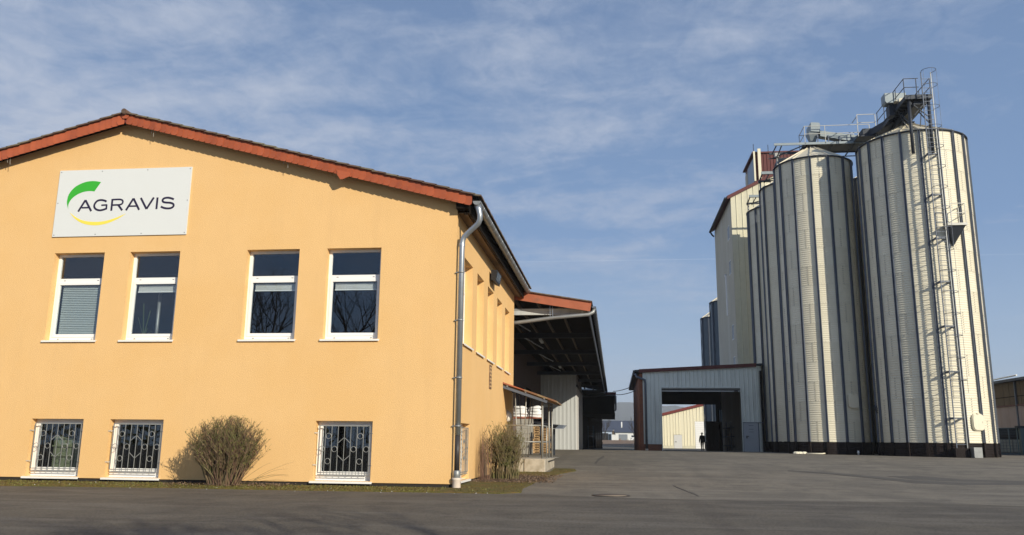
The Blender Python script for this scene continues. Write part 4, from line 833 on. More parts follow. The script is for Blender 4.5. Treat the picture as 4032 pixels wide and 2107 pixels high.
# ---------------------------------------------------------------- gate shed
gs = thing('gate_shed', (6.7, 75, .5), 'grey ribbed drive-through shed with brick side wall and wide open gate', 'building')
GY = 65.6; GX0, GX1 = 2.22, 10.76; zr = lambda x: 6.50+.052*(x-2.0)
OX0, OX1, OZ = 3.64, 9.56, 5.30
m = MB()
fz = lambda u: 1.05 if u < OX0 else (OZ if u < OX1 else 2.72)
for a, b in ((GX0, OX0), (OX0, OX1), (OX1, GX1)): ribbed(m, a, b, lambda u, zz=(1.02 if b == OX0 else OZ if b == OX1 else 2.70): zz, lambda u: zr(u), lambda u, z, d: (u, GY-d, z), .31, .055, rib=.22)
m.build('front_cladding', m_clad2, gs)
m = MB(); ribbed(m, 0, 1.25, lambda u: .45, lambda u: zr(10.7), lambda u, z, d: ((10.76+.48*sin(min(u, .75)/.48) if u < .76 else 11.24+d), (GY+.48-.48*cos(min(u, .75)/.48)-d) if u < .76 else GY+.5+u-.76, z), .16, .03, rib=.4); m.build('corner_cladding', m_clad2, gs)
m = MB(); m.box((GX0-.2, GY+.0, .3), (OX0, GY+.25, 1.018)); m.box((1.95, GY+.02, .3), (2.215, 86, 6.35)); m.build('brick_wall', m_brick, gs)
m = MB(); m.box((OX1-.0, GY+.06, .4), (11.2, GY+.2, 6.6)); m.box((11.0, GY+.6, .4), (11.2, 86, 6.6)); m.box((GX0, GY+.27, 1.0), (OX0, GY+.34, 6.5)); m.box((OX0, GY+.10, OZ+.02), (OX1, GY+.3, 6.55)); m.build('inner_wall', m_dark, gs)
m = MB(); m.prism([(1.62, zr(1.62)+.02), (11.3, zr(11.3)+.02), (11.3, zr(11.3)+.16), (1.62, zr(1.62)+.16)], GY-.10, 86.3, lambda u, z, d: (u, d, z)); m.build('roof', m_darksteel, gs)
m = MB(); m.prism([(1.95, zr(1.95)-.08), (10.8, zr(10.8)-.08), (10.8, zr(10.8)+.19), (1.95, zr(1.95)+.19)], GY-.17, GY-.11, lambda u, z, d: (u, d, z)); m.build('red_trim', m_darkred, gs)
m = MB(); m.box((1.50, GY, 6.32), (1.62, 86.2, 6.62)); m.box((1.62, GY+.1, 6.30), (1.95, 86.1, 6.34)); m.build('eave_board', m_darksteel, gs)
m = MB(); m.box((OX0-.06, GY-.06, .5), (OX0, GY+.09, OZ+.05)); m.box((OX1, GY-.06, .5), (OX1+.06, GY+.09, OZ+.05)); m.box((OX0, GY-.06, OZ-.03), (OX1, GY+.09, OZ+.04)); m.build('gate_frame', m_clad2, gs)
m = MB(); m.box((OX0, GY+.05, OZ-.30), (OX1, GY+.10, OZ-.22)); m.box((OX0, GY+.04, OZ-.12), (OX1, GY+.08, OZ-.07)); sh_ = m.build('rolled_shutter', m_clad, gs)
m = MB(); m.box((9.1, GY+.02, OZ-.31), (9.4, GY+.05, OZ-.23)); m.build('shutter_lock', m_black, sh_)
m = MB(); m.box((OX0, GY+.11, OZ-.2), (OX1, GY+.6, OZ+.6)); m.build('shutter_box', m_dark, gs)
# back wall with opening and slits
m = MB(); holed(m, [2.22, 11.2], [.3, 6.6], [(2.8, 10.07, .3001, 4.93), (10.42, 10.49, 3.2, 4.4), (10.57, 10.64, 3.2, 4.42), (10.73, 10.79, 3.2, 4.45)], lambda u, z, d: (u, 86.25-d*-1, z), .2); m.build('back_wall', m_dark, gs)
m = MB(); m.box((9.66, GY-.03, .50), (10.74, GY+.05, 2.66)); dr = m.build('door', m_shadedoor, gs)
m = MB(); m.box((9.60, GY-.045, .48), (9.655, GY+.05, 2.70)); m.box((10.745, GY-.045, .48), (10.80, GY+.05, 2.70)); m.box((9.60, GY-.06, 2.665), (11.2, GY+.05, 2.71)); m.build('door_frame', m_galv, dr)
m = MB(); m.box((9.85, GY-.08, 1.52), (9.90, GY-.03, 1.72)); m.box((9.86, GY-.10, 1.66), (10.04, GY-.07, 1.70)); m.build('handle', m_black, dr)
for zz in (2.45, 2.18, 1.98): m = MB(); m.box((10.05, GY-.036, zz), (10.40, GY-.03, zz+.03)); m.build('vent_slot', m_galv, dr)
m = MB(); m.tube([(1.66, GY-.05, 6.35), (1.75, GY-.12, 6.1), (2.10, GY-.14, 5.98), (2.38, GY-.14, 5.85), (2.42, GY-.14, 5.6), (2.42, GY-.14, 1.3)], .085, 10); dp_ = m.build('drainpipe', m_galv, gs)
m = MB(); m.tube([(2.42, GY-.14, 1.32), (2.42, GY-.14, .62)], .09, 10); m.build('black_sleeve', m_blackpipe, dp_); m = MB(); m.tube([(2.42, GY-.14, .68), (2.42, GY-.14, .5)], .12, 10); m.build('drain_collar', m_whitepipe, dp_)
# cables from shed to warehouse
for lab, a, b in (('upper black cable sagging between the warehouse canopy and the gate shed', (-.05, 88, 6.32), (2.0, 80, 6.45)), ('lower black cable between the warehouse canopy and the gate shed', (.24, 88.0, 5.98), (2.0, 76, 5.72))):
    m = MB(); A, B_ = Vector(a), Vector(b); m.tube([A.lerp(B_, i/8)+Vector((0, 0, -.12*(1-(i/4-1)**2))) for i in range(9)], .035, 6, cap=False); o = m.build('cable', m_black); tag(o, lab, 'cable')
# pallets inside the shed, person and hand cart behind it
def pallet_mesh(m_, L=1.2, Wd=.8):
    m = MB(); m.box((-L/2+.02, -.04, .018), (L/2-.02, .04, .09))
    for k in range(7): m.box((-L/2+k*(L-.13)/6, -Wd/2, .112), (-L/2+k*(L-.13)/6+.13, Wd/2, .142))
    for y in (-Wd/2, -.05, Wd/2-.10): m.box((-L/2, y, .090), (L/2, y+.10, .112)); m.box((-L/2, y, 0), (L/2, y+.10, .018))
    for x in (-L/2, -.10, L/2-.20):
        for y in (-Wd/2, -.05, Wd/2-.10): m.box((x, y, .018), (x+.20, y+.10, .09))
    return m.mesh('pallet', m_)
pmd, pml = pallet_mesh(m_palletd), pallet_mesh(m_pallet)
ORD = ['lowest', 'second', 'third', 'fourth', 'fifth', 'sixth', 'seventh', 'eighth', 'ninth', 'tenth', 'eleventh', 'twelfth', 'thirteenth', 'fourteenth', 'fifteenth', 'sixteenth', 'seventeenth', 'eighteenth', 'nineteenth', 'twentieth', 'twenty-first', 'twenty-second', 'twenty-third', 'twenty-fourth']
random.seed(31)
def stack(x, y, n, me, lab, grp, sc=1, rot=0, dz=.146):
    for k in range(n):
        o = put('pallet', me, None, (x+random.uniform(-.03, .03), y+random.uniform(-.03, .03), g(y)+.01+k*dz*sc)); o.scale = (sc, sc, sc); o.rotation_euler = (0, 0, rot+random.uniform(-.03, .03)); tag(o, f'{ORD[k] if k < n-1 else "topmost"} pallet from the ground {lab}' if k < n-1 else f'topmost pallet {lab}', 'pallet', grp)
stack(9.35, 83.2, 19, pmd, 'in the dark stack inside the gate shed', 'dark pallets inside the gate shed')
# person
def person():
    t = thing('person', (8.82, 88, g(88)), 'person in dark clothes walking with a hand cart behind the gate shed', 'person')
    J = {'pel': (0, 0, .98), 'sp': (0, .0, 1.2), 'ch': (0, .01, 1.40), 'nk': (0, 0, 1.52), 'hd0': (0, -.01, 1.60), 'hd': (-.01, -.02, 1.70), 'ls': (-.18, 0, 1.43), 'le': (-.235, .03, 1.15), 'lw': (-.235, -.03, .90), 'lh': (-.235, -.06, .82), 'rs': (.18, 0, 1.43), 're': (.24, .02, 1.15), 'rw': (.26, -.08, .92), 'rh': (.26, -.11, .84), 'lk': (-.10, -.10, .54), 'la': (-.10, -.10, .10), 'lt': (-.10, -.26, .05), 'll': (-.10, 0, .93), 'rl': (.10, 0, .93), 'rk': (.11, .04, .53), 'ra': (.12, .18, .13), 'rt': (.12, .06, .05)}
    E_ = [('pel', 'sp'), ('sp', 'ch'), ('ch', 'nk'), ('nk', 'hd0'), ('hd0', 'hd'), ('ch', 'ls'), ('ls', 'le'), ('le', 'lw'), ('lw', 'lh'), ('ch', 'rs'), ('rs', 're'), ('re', 'rw'), ('rw', 'rh'), ('pel', 'll'), ('ll', 'lk'), ('lk', 'la'), ('la', 'lt'), ('pel', 'rl'), ('rl', 'rk'), ('rk', 'ra'), ('ra', 'rt')]
    Rr = dict(pel=.17, sp=.155, ch=.17, nk=.065, hd0=.07, hd=.105, ls=.10, le=.075, lw=.055, lh=.05, rs=.10, re=.075, rw=.055, rh=.05, ll=.11, rl=.11, lk=.075, rk=.075, la=.055, ra=.055, lt=.045, rt=.045)
    keys = list(J); me = bpy.data.meshes.new('body'); me.from_pydata([J[k] for k in keys], [(keys.index(a), keys.index(b)) for a, b in E_], [])
    o = bpy.data.objects.new('body', me); COL.objects.link(o); o.parent = t; o.location = (0, 0, 0)
    md = o.modifiers.new('Skin', 'SKIN'); sk = me.skin_vertices[0].data
    for i, k in enumerate(keys): sk[i].radius = (Rr[k], Rr[k]*(.72 if k in ('pel', 'sp', 'ch') else 1)); sk[i].use_root = (k == 'pel')
    o.modifiers.new('Sub', 'SUBSURF').levels = 1; o.modifiers['Sub'].render_levels = 2; me.materials.append(m_jacket)
    m = MB(); 
    for s_ in (-1, 1): m.lathe((s_*.105-.01, -.02, 1.70), [(.012, -.03), (.016, 0), (.01, .03)], 6)
    m.add([(-.02, -.13, 1.69), (.0, -.13, 1.69), (-.01, -.15, 1.68), (-.01, -.12, 1.73)], [(0, 1, 2), (0, 2, 3), (1, 3, 2)]); h = m.mesh('face', m_skin); f = put('face', h, t, (0, 0, 0))
    m = MB(); m.lathe((-.01, -.0, 1.70), [(.105, -.01), (.112, .03), (.095, .085), (.05, .115), (.001, .12)], 16); put('hair', m.mesh('hair', m_hair), t, (0, 0, 0))
    m = MB()
    for sx, (wx, wy, wz) in ((-1, J['lh']), (1, J['rh'])):
        for k in range(4): m.tube([(wx-.03+k*.02, wy-.01, wz-.02), (wx-.03+k*.02, wy-.03, wz-.07), (wx-.03+k*.02, wy-.01, wz-.095+.01*abs(k-1.5))], .009, 5)
        m.tube([(wx-sx*.035, wy-.02, wz+.0), (wx-sx*.05, wy-.04, wz-.04)], .011, 5)
    put('hands', m.mesh('hands', m_skin), t, (0, 0, 0)); t.rotation_euler = (0, 0, pi+.15)
person()
t = thing('hand_cart', (9.45, 88.2, g(88)), 'small upright hand cart to the right of the walking person', 'cart'); z = g(88)
m = MB()
for x in (9.3, 9.62): m.tube([(x, 88.2, z+.1), (x, 88.3, z+1.15)], .025, 6)
m.bar((9.3, 88.3, z+1.15), (9.62, 88.3, z+1.15), .04); m.bar((9.3, 88.25, z+.5), (9.62, 88.25, z+.5), .04); m.build('frame', m_black, t)
m = MB(); m.box((9.22, 87.9, z+.62), (9.72, 88.2, z+.98)); m.build('load', m_jacket, t)
for x in (9.27, 9.65): m = MB(); m.tube([(x-.03, 88.2, z+.13), (x+.03, 88.2, z+.13)], .13, 14); m.build('wheel', m_tyre, t)
# stuff in the dark of the shed
t = thing('storage_rack', (10.6, 80, .5), 'dim shelf against the right inner wall of the gate shed', 'rack')
m = MB()
for zz in (.9, 1.7, 2.5): m.box((10.1, 76, zz), (10.95, 82, zz+.06))
for yy in (76, 79, 82): m.box((10.1, yy, .4), (10.16, yy+.06, 3.0))
m.build('frame', m_galv, t); m = MB(); m.box((10.2, 77, .95), (10.9, 78.5, 1.6)); m.box((10.25, 79.5, 1.75), (10.9, 81.2, 2.4)); m.build('box', m_concg, t)
# far cream hall behind the shed
ch = thing('cream_hall', (12, 140, .4), 'cream ribbed hall with red sloping roof edge seen through the gate', 'building')
CY = 131; zc_ = lambda x: 5.25+.252*(x-7.3)
m = MB(); XA, XB = 4.4, 13.9
ribbed(m, XA, 8.93, lambda u: .75, lambda u: zc_(u), lambda u, z, d: (u, CY-d, z), .46, .05, rib=.25)
ribbed(m, 8.93, 10.17, lambda u: 2.40, lambda u: zc_(u), lambda u, z, d: (u, CY-d, z), .46, .05, rib=.25)
ribbed(m, 10.17, 12.10, lambda u: .75, lambda u: zc_(u), lambda u, z, d: (u, CY-d, z), .46, .05, rib=.25)
ribbed(m, 12.10, 20, lambda u: 4.38, lambda u: zc_(u), lambda u, z, d: (u, CY-d, z), .46, .05, rib=.25)
m.build('front_cladding', m_cream, ch)
m = MB(); m.box((XA, CY-.02, .2), (8.93, CY+.2, .74)); m.box((10.17, CY-.02, .2), (12.1, CY+.2, .74)); m.build('plinth', m_cream2, ch)
m = MB(); m.prism([(XA-.3, zc_(XA-.3)-.05), (20.3, zc_(20.3)-.05), (20.3, zc_(20.3)+.35), (XA-.3, zc_(XA-.3)+.35)], CY-.25, CY-.15, lambda u, z, d: (u, d, z)); m.build('verge_trim', m_redtrim, ch)
m = MB(); m.prism([(XA-.3, zc_(XA-.3)+.06), (20.3, zc_(20.3)+.06), (20.3, zc_(20.3)+.30), (XA-.3, zc_(XA-.3)+.30)], CY-.14, 160, lambda u, z, d: (u, d, z)); m.build('roof', m_darkred, ch)
m = MB(); m.box((XA, CY+.06, .3), (20, 158, 3.6)); m.build('core_wall', m_cream2, ch)
m = MB(); m.box((8.95, CY-.03, .36), (10.15, CY+.05, 2.36)); d_ = m.build('door', m_paledoor, ch); m = MB(); m.box((9.1, CY-.09, 1.3), (9.35, CY-.03, 1.36)); m.build('handle', m_black, d_)
for k in range(14): m = MB(); m.box((12.14, CY-.03+.0, .36+k*.287), (15.6, CY+.04, .36+k*.287+.27)); m.build('roller_slat', m_white, ch)
# ---------------------------------------------------------------- warehouse behind the office
wh = thing('warehouse', (-10, 60, .3), 'long warehouse with a dark wide overhanging canopy beside the yard', 'building')
WX = -5.76; EX = -.82; rzw = lambda x: 6.32+.165*(EX-x)
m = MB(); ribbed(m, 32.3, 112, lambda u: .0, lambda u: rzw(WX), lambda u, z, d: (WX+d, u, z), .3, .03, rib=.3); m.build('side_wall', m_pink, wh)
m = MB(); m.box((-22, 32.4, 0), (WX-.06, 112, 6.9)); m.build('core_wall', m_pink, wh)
m = MB(); m.prism([(-14, rzw(-14)), (EX, rzw(EX)), (EX, rzw(EX)+.14), (-14, rzw(-14)+.14)], 32.55, 88, lambda u, z, d: (u, d, z)); m.prism([(-14, rzw(-14)), (-26, rzw(-14)-2), (-26, rzw(-14)-1.86), (-14, rzw(-14)+.14)], 32.7, 112, lambda u, z, d: (u, d, z)); m.build('roof', m_darkwood, wh)
m = MB(); m.prism([(-14, rzw(-14)-.18), (EX-.06, rzw(EX)-.20), (EX, rzw(EX)+.16), (-14, rzw(-14)+.17)], 32.36, 32.42, lambda u, z, d: (u, d, z)); m.build('fascia_board', m_rustfascia, wh)
m = MB(); m.prism([(-14, rzw(-14)+.17), (EX+.03, rzw(EX)+.16), (EX+.03, rzw(EX)+.20), (-14, rzw(-14)+.21)], 32.28, 88.1, lambda u, z, d: (u, d, z)); m.build('roof_covering', m_tile, wh)
for k in range(8):
    y = 32.85+7.53*k; m = MB(); m.box((WX+.0, y-.06, 6.06), (EX-.12, y+.06, 6.09)); m.box((WX, y-.012, 6.09), (EX-.12, y+.012, 6.28)); m.box((WX, y-.06, 6.28), (EX-.12, y+.06, 6.31)); m.build('beam', m_clad if k == 0 else m_darksteel, wh)
m = MB()
for x in (-4.9, -3.95, -3.0, -2.1): mm = MB(); mm.bar((x, 32.6, rzw(x)-.09), (x, 88, rzw(x)-.09), .08, .14); mm.build('purlin', m_brown, wh)
for k in range(7):
    y = 34+7.53*k; mm = MB(); mm.tube([(-4.5, y, 6.25), (-4.2, y+1.4, 6.2), (-4.25, y+3, 6.3), (-3.9, y+5.2, 6.25)], .03, 6); mm.build('conduit', m_zinc, wh)
    if k % 2: mm = MB(); mm.box((-3.75, y+.5, 6.15), (-3.62, y+1.9, 6.25)); mm.build('tube_light', m_clad, wh)
m = MB(); m.bar((EX-.10, 32.5, 6.14), (EX-.10, 88, 6.14), .05, .36); m.build('eave_beam', m_galv, wh)
m = MB(); gutter(m, EX+.09, 32.45, 88, 6.33, .085); gw = m.build('gutter', m_galv, wh)
for k in range(60):
    y = 32.9+k*.93; 
    if k == 0: mm = MB(); mm.tube([(.09*cos(t), 0, .09*sin(t)) for t in [pi+pi*i/6 for i in range(7)]], .009, 4); gbm = mm.mesh('gutter_bracket', m_zinc2)
    o = put('gutter_bracket', gbm, gw); o.matrix_parent_inverse = parent_inv(gw); o.location = (EX+.09, y, 6.33)
m = MB(); m.tube([(EX+.09, 32.6, 6.26), (EX+.06, 32.55, 6.12), (EX-.10, 32.5, 6.02), (-2.3, 32.5, 5.90), (-3.7, 32.5, 5.72), (-4.6, 32.5, 5.62)], .075, 10); pz = m.build('drainpipe', m_zinc2, wh)
for x in (-2.45, -2.35): m = MB(); m.bar((x, 32.5, 5.9), (x-.02, 32.6, 6.5), .02); m.build('hanger', m_zinc, pz)
# projecting cream bay under the canopy
pb_ = MB(); ribbed(pb_, WX, -2.96, lambda u: .53, lambda u: 6.35, lambda u, z, d: (u, 66.3-d, z), .31, .035, rib=.3); pb_.build('bay_front', m_clad, wh)
m = MB(); m.box((WX, 66.36, .3), (-2.99, 79, 6.5)); m.build('bay_wall', m_clad, wh)
m = MB(); m.box((-2.99, 66.45, .5), (-2.93, 71.5, 5.4)); m.build('sliding_door', m_paledoor, wh); m = MB(); m.box((-2.99, 71.6, .5), (-2.92, 78.8, 5.4)); m.build('sliding_door', m_clad, wh)
m = MB(); m.box((-2.98, 66.4, 5.42), (-2.86, 79, 5.56)); m.build('door_track', m_darksteel, wh)
m = MB(); m.box((WX+.001, 33.8, .3), (WX+.06, 38.6, 5.0)); m.build('dark_doorway', m_dark, wh); m = MB(); m.box((WX+.04, 55, .4), (WX+.09, 58, 4.6)); m.build('side_door', m_dark, wh)
# far canopy
fc = thing('far_canopy', (-1.5, 98, 5), 'black boxy canopy beyond the warehouse over stacked pallets', 'canopy')
m = MB(); m.box((-5.7, 88.3, 4.02), (.10, 110, 4.12)); m.box((-5.7, 88.3, 4.12), (.06, 88.42, 5.95)); m.box((.0, 88.42, 4.12), (.06, 110, 5.95)); m.build('panelling', m_dark, fc)
m = MB(); m.prism([(-5.7, 6.3), (.2, 6.0), (.2, 6.12), (-5.7, 6.42)], 88.1, 110, lambda u, z, d: (u, d, z)); m.build('roof', m_darksteel, fc)
m = MB(); m.tube([(-5.6, 88.2, 5.78), (.05, 88.2, 5.95), (.18, 88.2, 5.85), (.18, 88.2, 4.5), (.1, 88.25, 4.35)], .09, 10); m.build('drainpipe', m_zinc2, fc)
m = MB(); m.box((-.9, 88.05, 5.98), (.22, 88.2, 6.25)); m.build('red_edge', m_darkred, fc)
m = MB(); ribbed(m, -5.7, -.7, lambda u: 6.3, lambda u: 6.75, lambda u, z, d: (u, 90-d, z), .3, .04); m.build('upper_cladding', m_clad, fc)
m = MB(); m.box((-5.7, 79.2, .3), (-3.25, 109, 5.8)); m.build('interior_shade_block', m_dark, fc)  # solid near-black box stands in for the shaded interior
for x in (-3.2,): m = MB(); m.box((x, 109.7, .3), (x+.15, 109.9, 4.02)); m.build('post', m_darksteel, fc)
stack(-2.30, 104, 21, pmd, 'in the dark stack under the far canopy', 'dark pallets under the far canopy', 1.38)
t = thing('forklift', (-2.3, 100, .4), 'dark forklift parked in front of the pallet stacks under the far canopy', 'forklift'); z = .4
m = MB(); m.box((-3.3, 99.4, z+.25), (-2.2, 101.4, z+1.0)); m.box((-3.2, 100.5, z+1.0), (-2.3, 101.4, z+1.3)); m.build('body', m_jacket, t)
m = MB(); m.box((-3.2, 99.5, z+2.1), (-2.3, 101.2, z+2.17))
for x in (-3.2, -2.36):
    for y in (99.5, 101.1): m.box((x, y, z+1.0), (x+.06, y+.06, z+2.1))
m.build('cab_frame', m_darksteel, t)
m = MB(); m.box((-3.1, 99.2, z+.05), (-3.0, 99.3, z+2.6)); m.box((-2.5, 99.2, z+.05), (-2.4, 99.3, z+2.6)); m.box((-3.1, 99.2, z+1.4), (-2.4, 99.3, z+1.5)); m.build('mast', m_galv, t)
for x in (-3.3, -2.35):
    for y in (99.7, 101.0): m = MB(); m.tube([(x, y, z+.3), (x+.2, y, z+.3)], .29, 16); m.build('wheel', m_tyre, t)
# ---------------------------------------------------------------- loading corner: dock, railing, little roof, concrete blocks, pallets, sacks
dk = thing('concrete_dock', (-3.1, 31, 0), 'low weathered concrete landing block beside the side entrance', 'landing')
m = MB(); random.seed(8)
for a, b in ((XC, -3.12), (-3.10, -2.37)):
    m.prism([(a, -.1), (b, -.1), (b, .52), (a, .52)], 29.2, 33.0, lambda u, z, d: (u+(.05 if u > -2.5 and d > 32 else 0), d, z))
o = m.build('block', m_conc, dk); md = o.modifiers.new('b', 'BEVEL'); md.width = .03; md.segments = 2
m = MB(); m.prism([(-2.36, .44), (-2.17, .50), (-2.10, .535), (-2.36, .535)], 30.2, 33.0, lambda u, z, d: (u, d, z)); m.prism([(XC, .521), (-2.38, .521), (-2.38, .54), (XC, .54)], 29.25, 32.95, lambda u, z, d: (u, d, z)); m.build('edge_slab', m_concg, dk)
rl = thing('dock_railing', (-3.1, 31, .5), 'grey pipe railing round the concrete landing', 'railing')
RZ0, RZ1 = .54, 1.66
for x, y in ((-3.7, 29.35), (-2.5, 29.35), (-2.45, 30.8), (-2.42, 32.0), (-2.42, 32.9)): m = MB(); m.tube([(x, y, RZ0), (x, y, RZ1)], .024, 8); m.build('post', m_rail, rl)
for z in (1.1, 1.66):
    m = MB(); m.tube([(-3.8, 29.35, z), (-2.5, 29.35, z), (-2.42, 32.9, z)], .024, 8); m.build('handrail', m_rail, rl)
er = thing('entrance_roof', (-3, 30, 2.8), 'small sloping canopy roof on poles over the side entrance', 'canopy')
RP = lambda u, z, d: (u, d, z)
m = MB(); m.prism([(XC, 3.05), (-2.02, 2.43), (-2.02, 2.46), (XC, 3.08)], 29.2, 31.9, RP); m.build('boards', m_wood, er)
m = MB(); m.prism([(XC, 3.085), (-3.1, 2.845), (-3.1, 2.88), (XC, 3.14)], 29.1, 32.0, RP); m.build('roofing', m_rustfascia, er)
m = MB(); m.prism([(-3.1, 2.83), (-1.97, 2.44), (-1.97, 2.50), (-3.1, 2.89)], 29.1, 32.0, RP); m.build('roofing', m_roofp, er)
for y in (29.18, 31.8): m = MB(); m.bar((XC, y, 2.98), (-2.3, y, 2.46), .04, .09); m.build('side_beam', m_galv, er)
for x, zz in ((-3.7, 3.0), (-3.05, 2.80), (-2.4, 2.57)): m = MB(); m.tube([(x, 29.12, zz), (x, 29.2, zz)], .03, 10); m.build('bolt', m_zinc, er)
m = MB(); m.tube([(-2.48, 29.35, .54), (-2.48, 29.35, 2.52)], .035, 8); m.build('pole', m_rail, er); m = MB(); m.tube([(-2.38, 31.0, .54), (-2.38, 31.0, 2.46)], .03, 8); m.build('pole', m_rail, er); m = MB(); m.tube([(-2.33, 31.9, .54), (-2.33, 31.9, 2.46)], .03, 8); m.build('pole', m_rail, er)
for p, q in (((-3.45, 29.4, 2.85), (-3.35, 29.4, .54)), ((-3.1, 31.5, 2.7), (-3.28, 31.5, .54)), ((-3.05, 29.4, 2.75), (-3.1, 29.4, 1.66)), ((-3.55, 31.6, 2.85), (-3.4, 31.6, .54)), ((-3.0, 31.6, 2.7), (-3.2, 31.6, .54))): m = MB(); m.tube([p, q], .02, 6); m.build('strut', m_rail, er)
random.seed(9); cbm = MB(); cbm.box((-.44, -.35, 0), (.44, .35, .262)); cbme = cbm.mesh('concrete_block', m_concg)
zb_ = g(46)+.01
for k in range(7):
    o = put('concrete_block', cbme, None, (-4.84+random.uniform(-.02, .02), 46, zb_+k*.27)); o.scale = (.92+.02*k, 1, 1); o.rotation_euler = (0, 0, random.uniform(-.03, .03)); tag(o, f'{"topmost" if k == 6 else ORD[k]} grey concrete slab in the tall pile behind the railing'+('' if k == 6 else ', counted from below'), 'concrete slab', 'concrete slabs piled behind the railing')
stack(-4.12, 48, 12, pml, 'in the sunlit yellowish stack behind the railing', 'wooden pallets stacked behind the railing', .86, dz=.155)
def sack_mesh():
    bm = bmesh.new(); bmesh.ops.create_icosphere(bm, subdivisions=3, radius=1)
    for v in bm.verts:
        c = v.co; p = lambda t: (abs(t)**.75)*(1 if t > 0 else -1); c.x = p(c.x)*.46; c.y = p(c.y)*.34; c.z = p(c.z)*.095*(1+.15*sin(9*c.x)+.12*sin(13*c.y+1))
    me = bpy.data.meshes.new('sack'); bm.to_mesh(me); bm.free(); me.materials.append(m_sack)
    for f in me.polygons: f.use_smooth = True
    return me
sm_ = sack_mesh(); zt_ = zb_+7*.27
SL = ['lowest', 'second lowest', 'second highest', 'topmost']
for j, x in enumerate((-5.10, -4.28)):
    for k in range(4):
        o = put('sack', sm_, None, (x+random.uniform(-.05, .05), 46+random.uniform(-.04, .04), zt_+.12+k*.15)); o.scale = (.92-.06*k+(.0 if j else .04)+random.uniform(-.05, .05), 1, 1.15); o.rotation_euler = (random.uniform(-.1, .1), random.uniform(-.14, .14), random.uniform(-.3, .3)); tag(o, f'{SL[k]} white sack in the {"left" if j == 0 else "right"} pile on the concrete slabs', 'sack', 'white sacks on the concrete slabs')
m = MB(); m.box((-5.45, 45.6, zt_), (-3.9, 46.4, zt_+.045)); o = m.build('rusty_board', m_rustfascia); tag(o, 'reddish board lying between the concrete slabs and the white sacks', 'board')
t = thing('steel_girder', (-3.6, 45, 1.9), 'long dark grey steel sheet bundle sticking out across the pallets', 'steel bundle')
for k in range(4): m = MB(); m.bar((-4.5, 47.2, 2.0+.045*k), (-2.82+.05*k, 44.0, 1.80+.045*k), .5, .035); m.build('sheet', m_galv, t)
m = MB(); m.box((-3.95, 45.0, g(45)), (-3.85, 45.1, 1.92)); m.box((-3.2, 44.6, g(45)), (-3.1, 44.7, 1.78)); m.build('trestle', m_darksteel, t)
t = thing('dark_machine', (-4.6, 50, .5), 'dark green trailer like machine behind the white sacks', 'machine'); m = MB(); m.box((-5.5, 49.5, .45), (-3.7, 51.5, 3.1)); m.box((-5.3, 49.3, 2.4), (-3.9, 49.5, 2.7)); m.build('body', m_jacket, t)
for x in (-5.2, -4.0): m = MB(); m.tube([(x-.1, 49.4, .8), (x+.1, 49.4, .8)], .35, 14); m.build('wheel', m_tyre, t)
# ---------------------------------------------------------------- right edge: hall, mesh gate, tanks
rh = thing('boarded_hall', (36, 74, .5), 'hall with brown boards above pale corrugated plastic at the right edge', 'building')
HX = 32; 
m = MB(); m.box((HX+.1, 52, .4), (45, 92, 6.2)); m.build('core_wall', m_dark, rh)
for k in range(38): m = MB(); m.box((HX+random.uniform(0, .02), 54+k, 4.42), (HX+.08, 54.96+k, 6.25)); m.build('board', m_brown, rh)
m = MB(); ribbed(m, 54, 92, lambda u: 2.62, lambda u: 4.32, lambda u, z, d: (HX-.0-d, u, z), .18, .05, rib=.5); m.build('plastic_sheeting', m_trans, rh)
m = MB(); m.box((HX-.12, 53.8, 4.33), (HX+.05, 92, 4.41)); m.build('red_rail', m_darkred, rh)
m = MB(); m.box((HX-.03, 54, 5.05), (HX-.005, 92, 5.10)); m.build('batten', m_darkwood, rh)
for y in (58.5, 66.5, 71.6, 77, 84): m = MB(); m.box((HX-.14, y, .4), (HX-.02, y+.15, 6.25)); m.build('column', m_galv, rh)
m = MB(); m.prism([(HX-.5, 6.25), (38.5, 7.3), (38.5, 7.5), (HX-.5, 6.45)], 53.5, 92.5, lambda u, z, d: (u, d, z)); m.prism([(38.5, 7.3), (45.5, 6.2), (45.5, 6.4), (38.5, 7.5)], 53.5, 92.5, lambda u, z, d: (u, d, z)); m.build('roof', m_slate, rh)
m = MB(); m.tube([(HX-.6, 77, 6.5), (HX-.6, 70, 6.62)], .06, 8); m.build('white_pipe', m_white, rh)
fg = thing('mesh_gate', (27.7, 64, .5), 'grey wire mesh gate frame beside the wide silo', 'gate'); z = g(64)
for p, q in (((27.1, 64, z), (27.1, 64, 2.4)), ((27.75, 64, z), (27.75, 64, 2.36)), ((28.3, 64, z), (28.3, 64, 2.4)), ((27.1, 64, 2.38), (28.4, 64, 2.42)), ((27.1, 64, z+.08), (28.4, 64, z+.08))): m = MB(); m.bar(p, q, .055); m.build('frame_bar', m_bluepost, fg)
m = MB()
for k in range(11): m.bar((27.1, 64.02, z+.1+k*.17), (28.4, 64.02, z+.1+k*.17), .008)
for k in range(18): m.bar((27.13+k*.07, 64.02, z+.08), (27.13+k*.07, 64.02, 2.38), .006)
stuff(m.build('mesh', m_mesh, fg))
t = thing('gate_post', (28.55, 63.8, .5), 'thick blue green steel gate post with a cap', 'post'); m = MB(); m.box((28.42, 63.7, z), (28.72, 64.0, 2.42)); m.build('post', m_bluepost, t); m = MB(); m.box((28.22, 63.65, 2.42), (28.76, 64.05, 2.56)); m.build('cap', m_darksteel, t)
t = thing('fence_rail', (30, 64, 1.5), 'dark rail fence running right from the blue green post', 'fence')
for zz in (2.32,): m = MB(); m.bar((28.72, 63.85, zz), (34, 63.85, zz), .05); m.build('rail', m_darksteel, t)
for xx in (31, 34): m = MB(); m.bar((xx, 63.85, z), (xx, 63.85, 2.35), .06); m.build('post', m_bluepost, t)
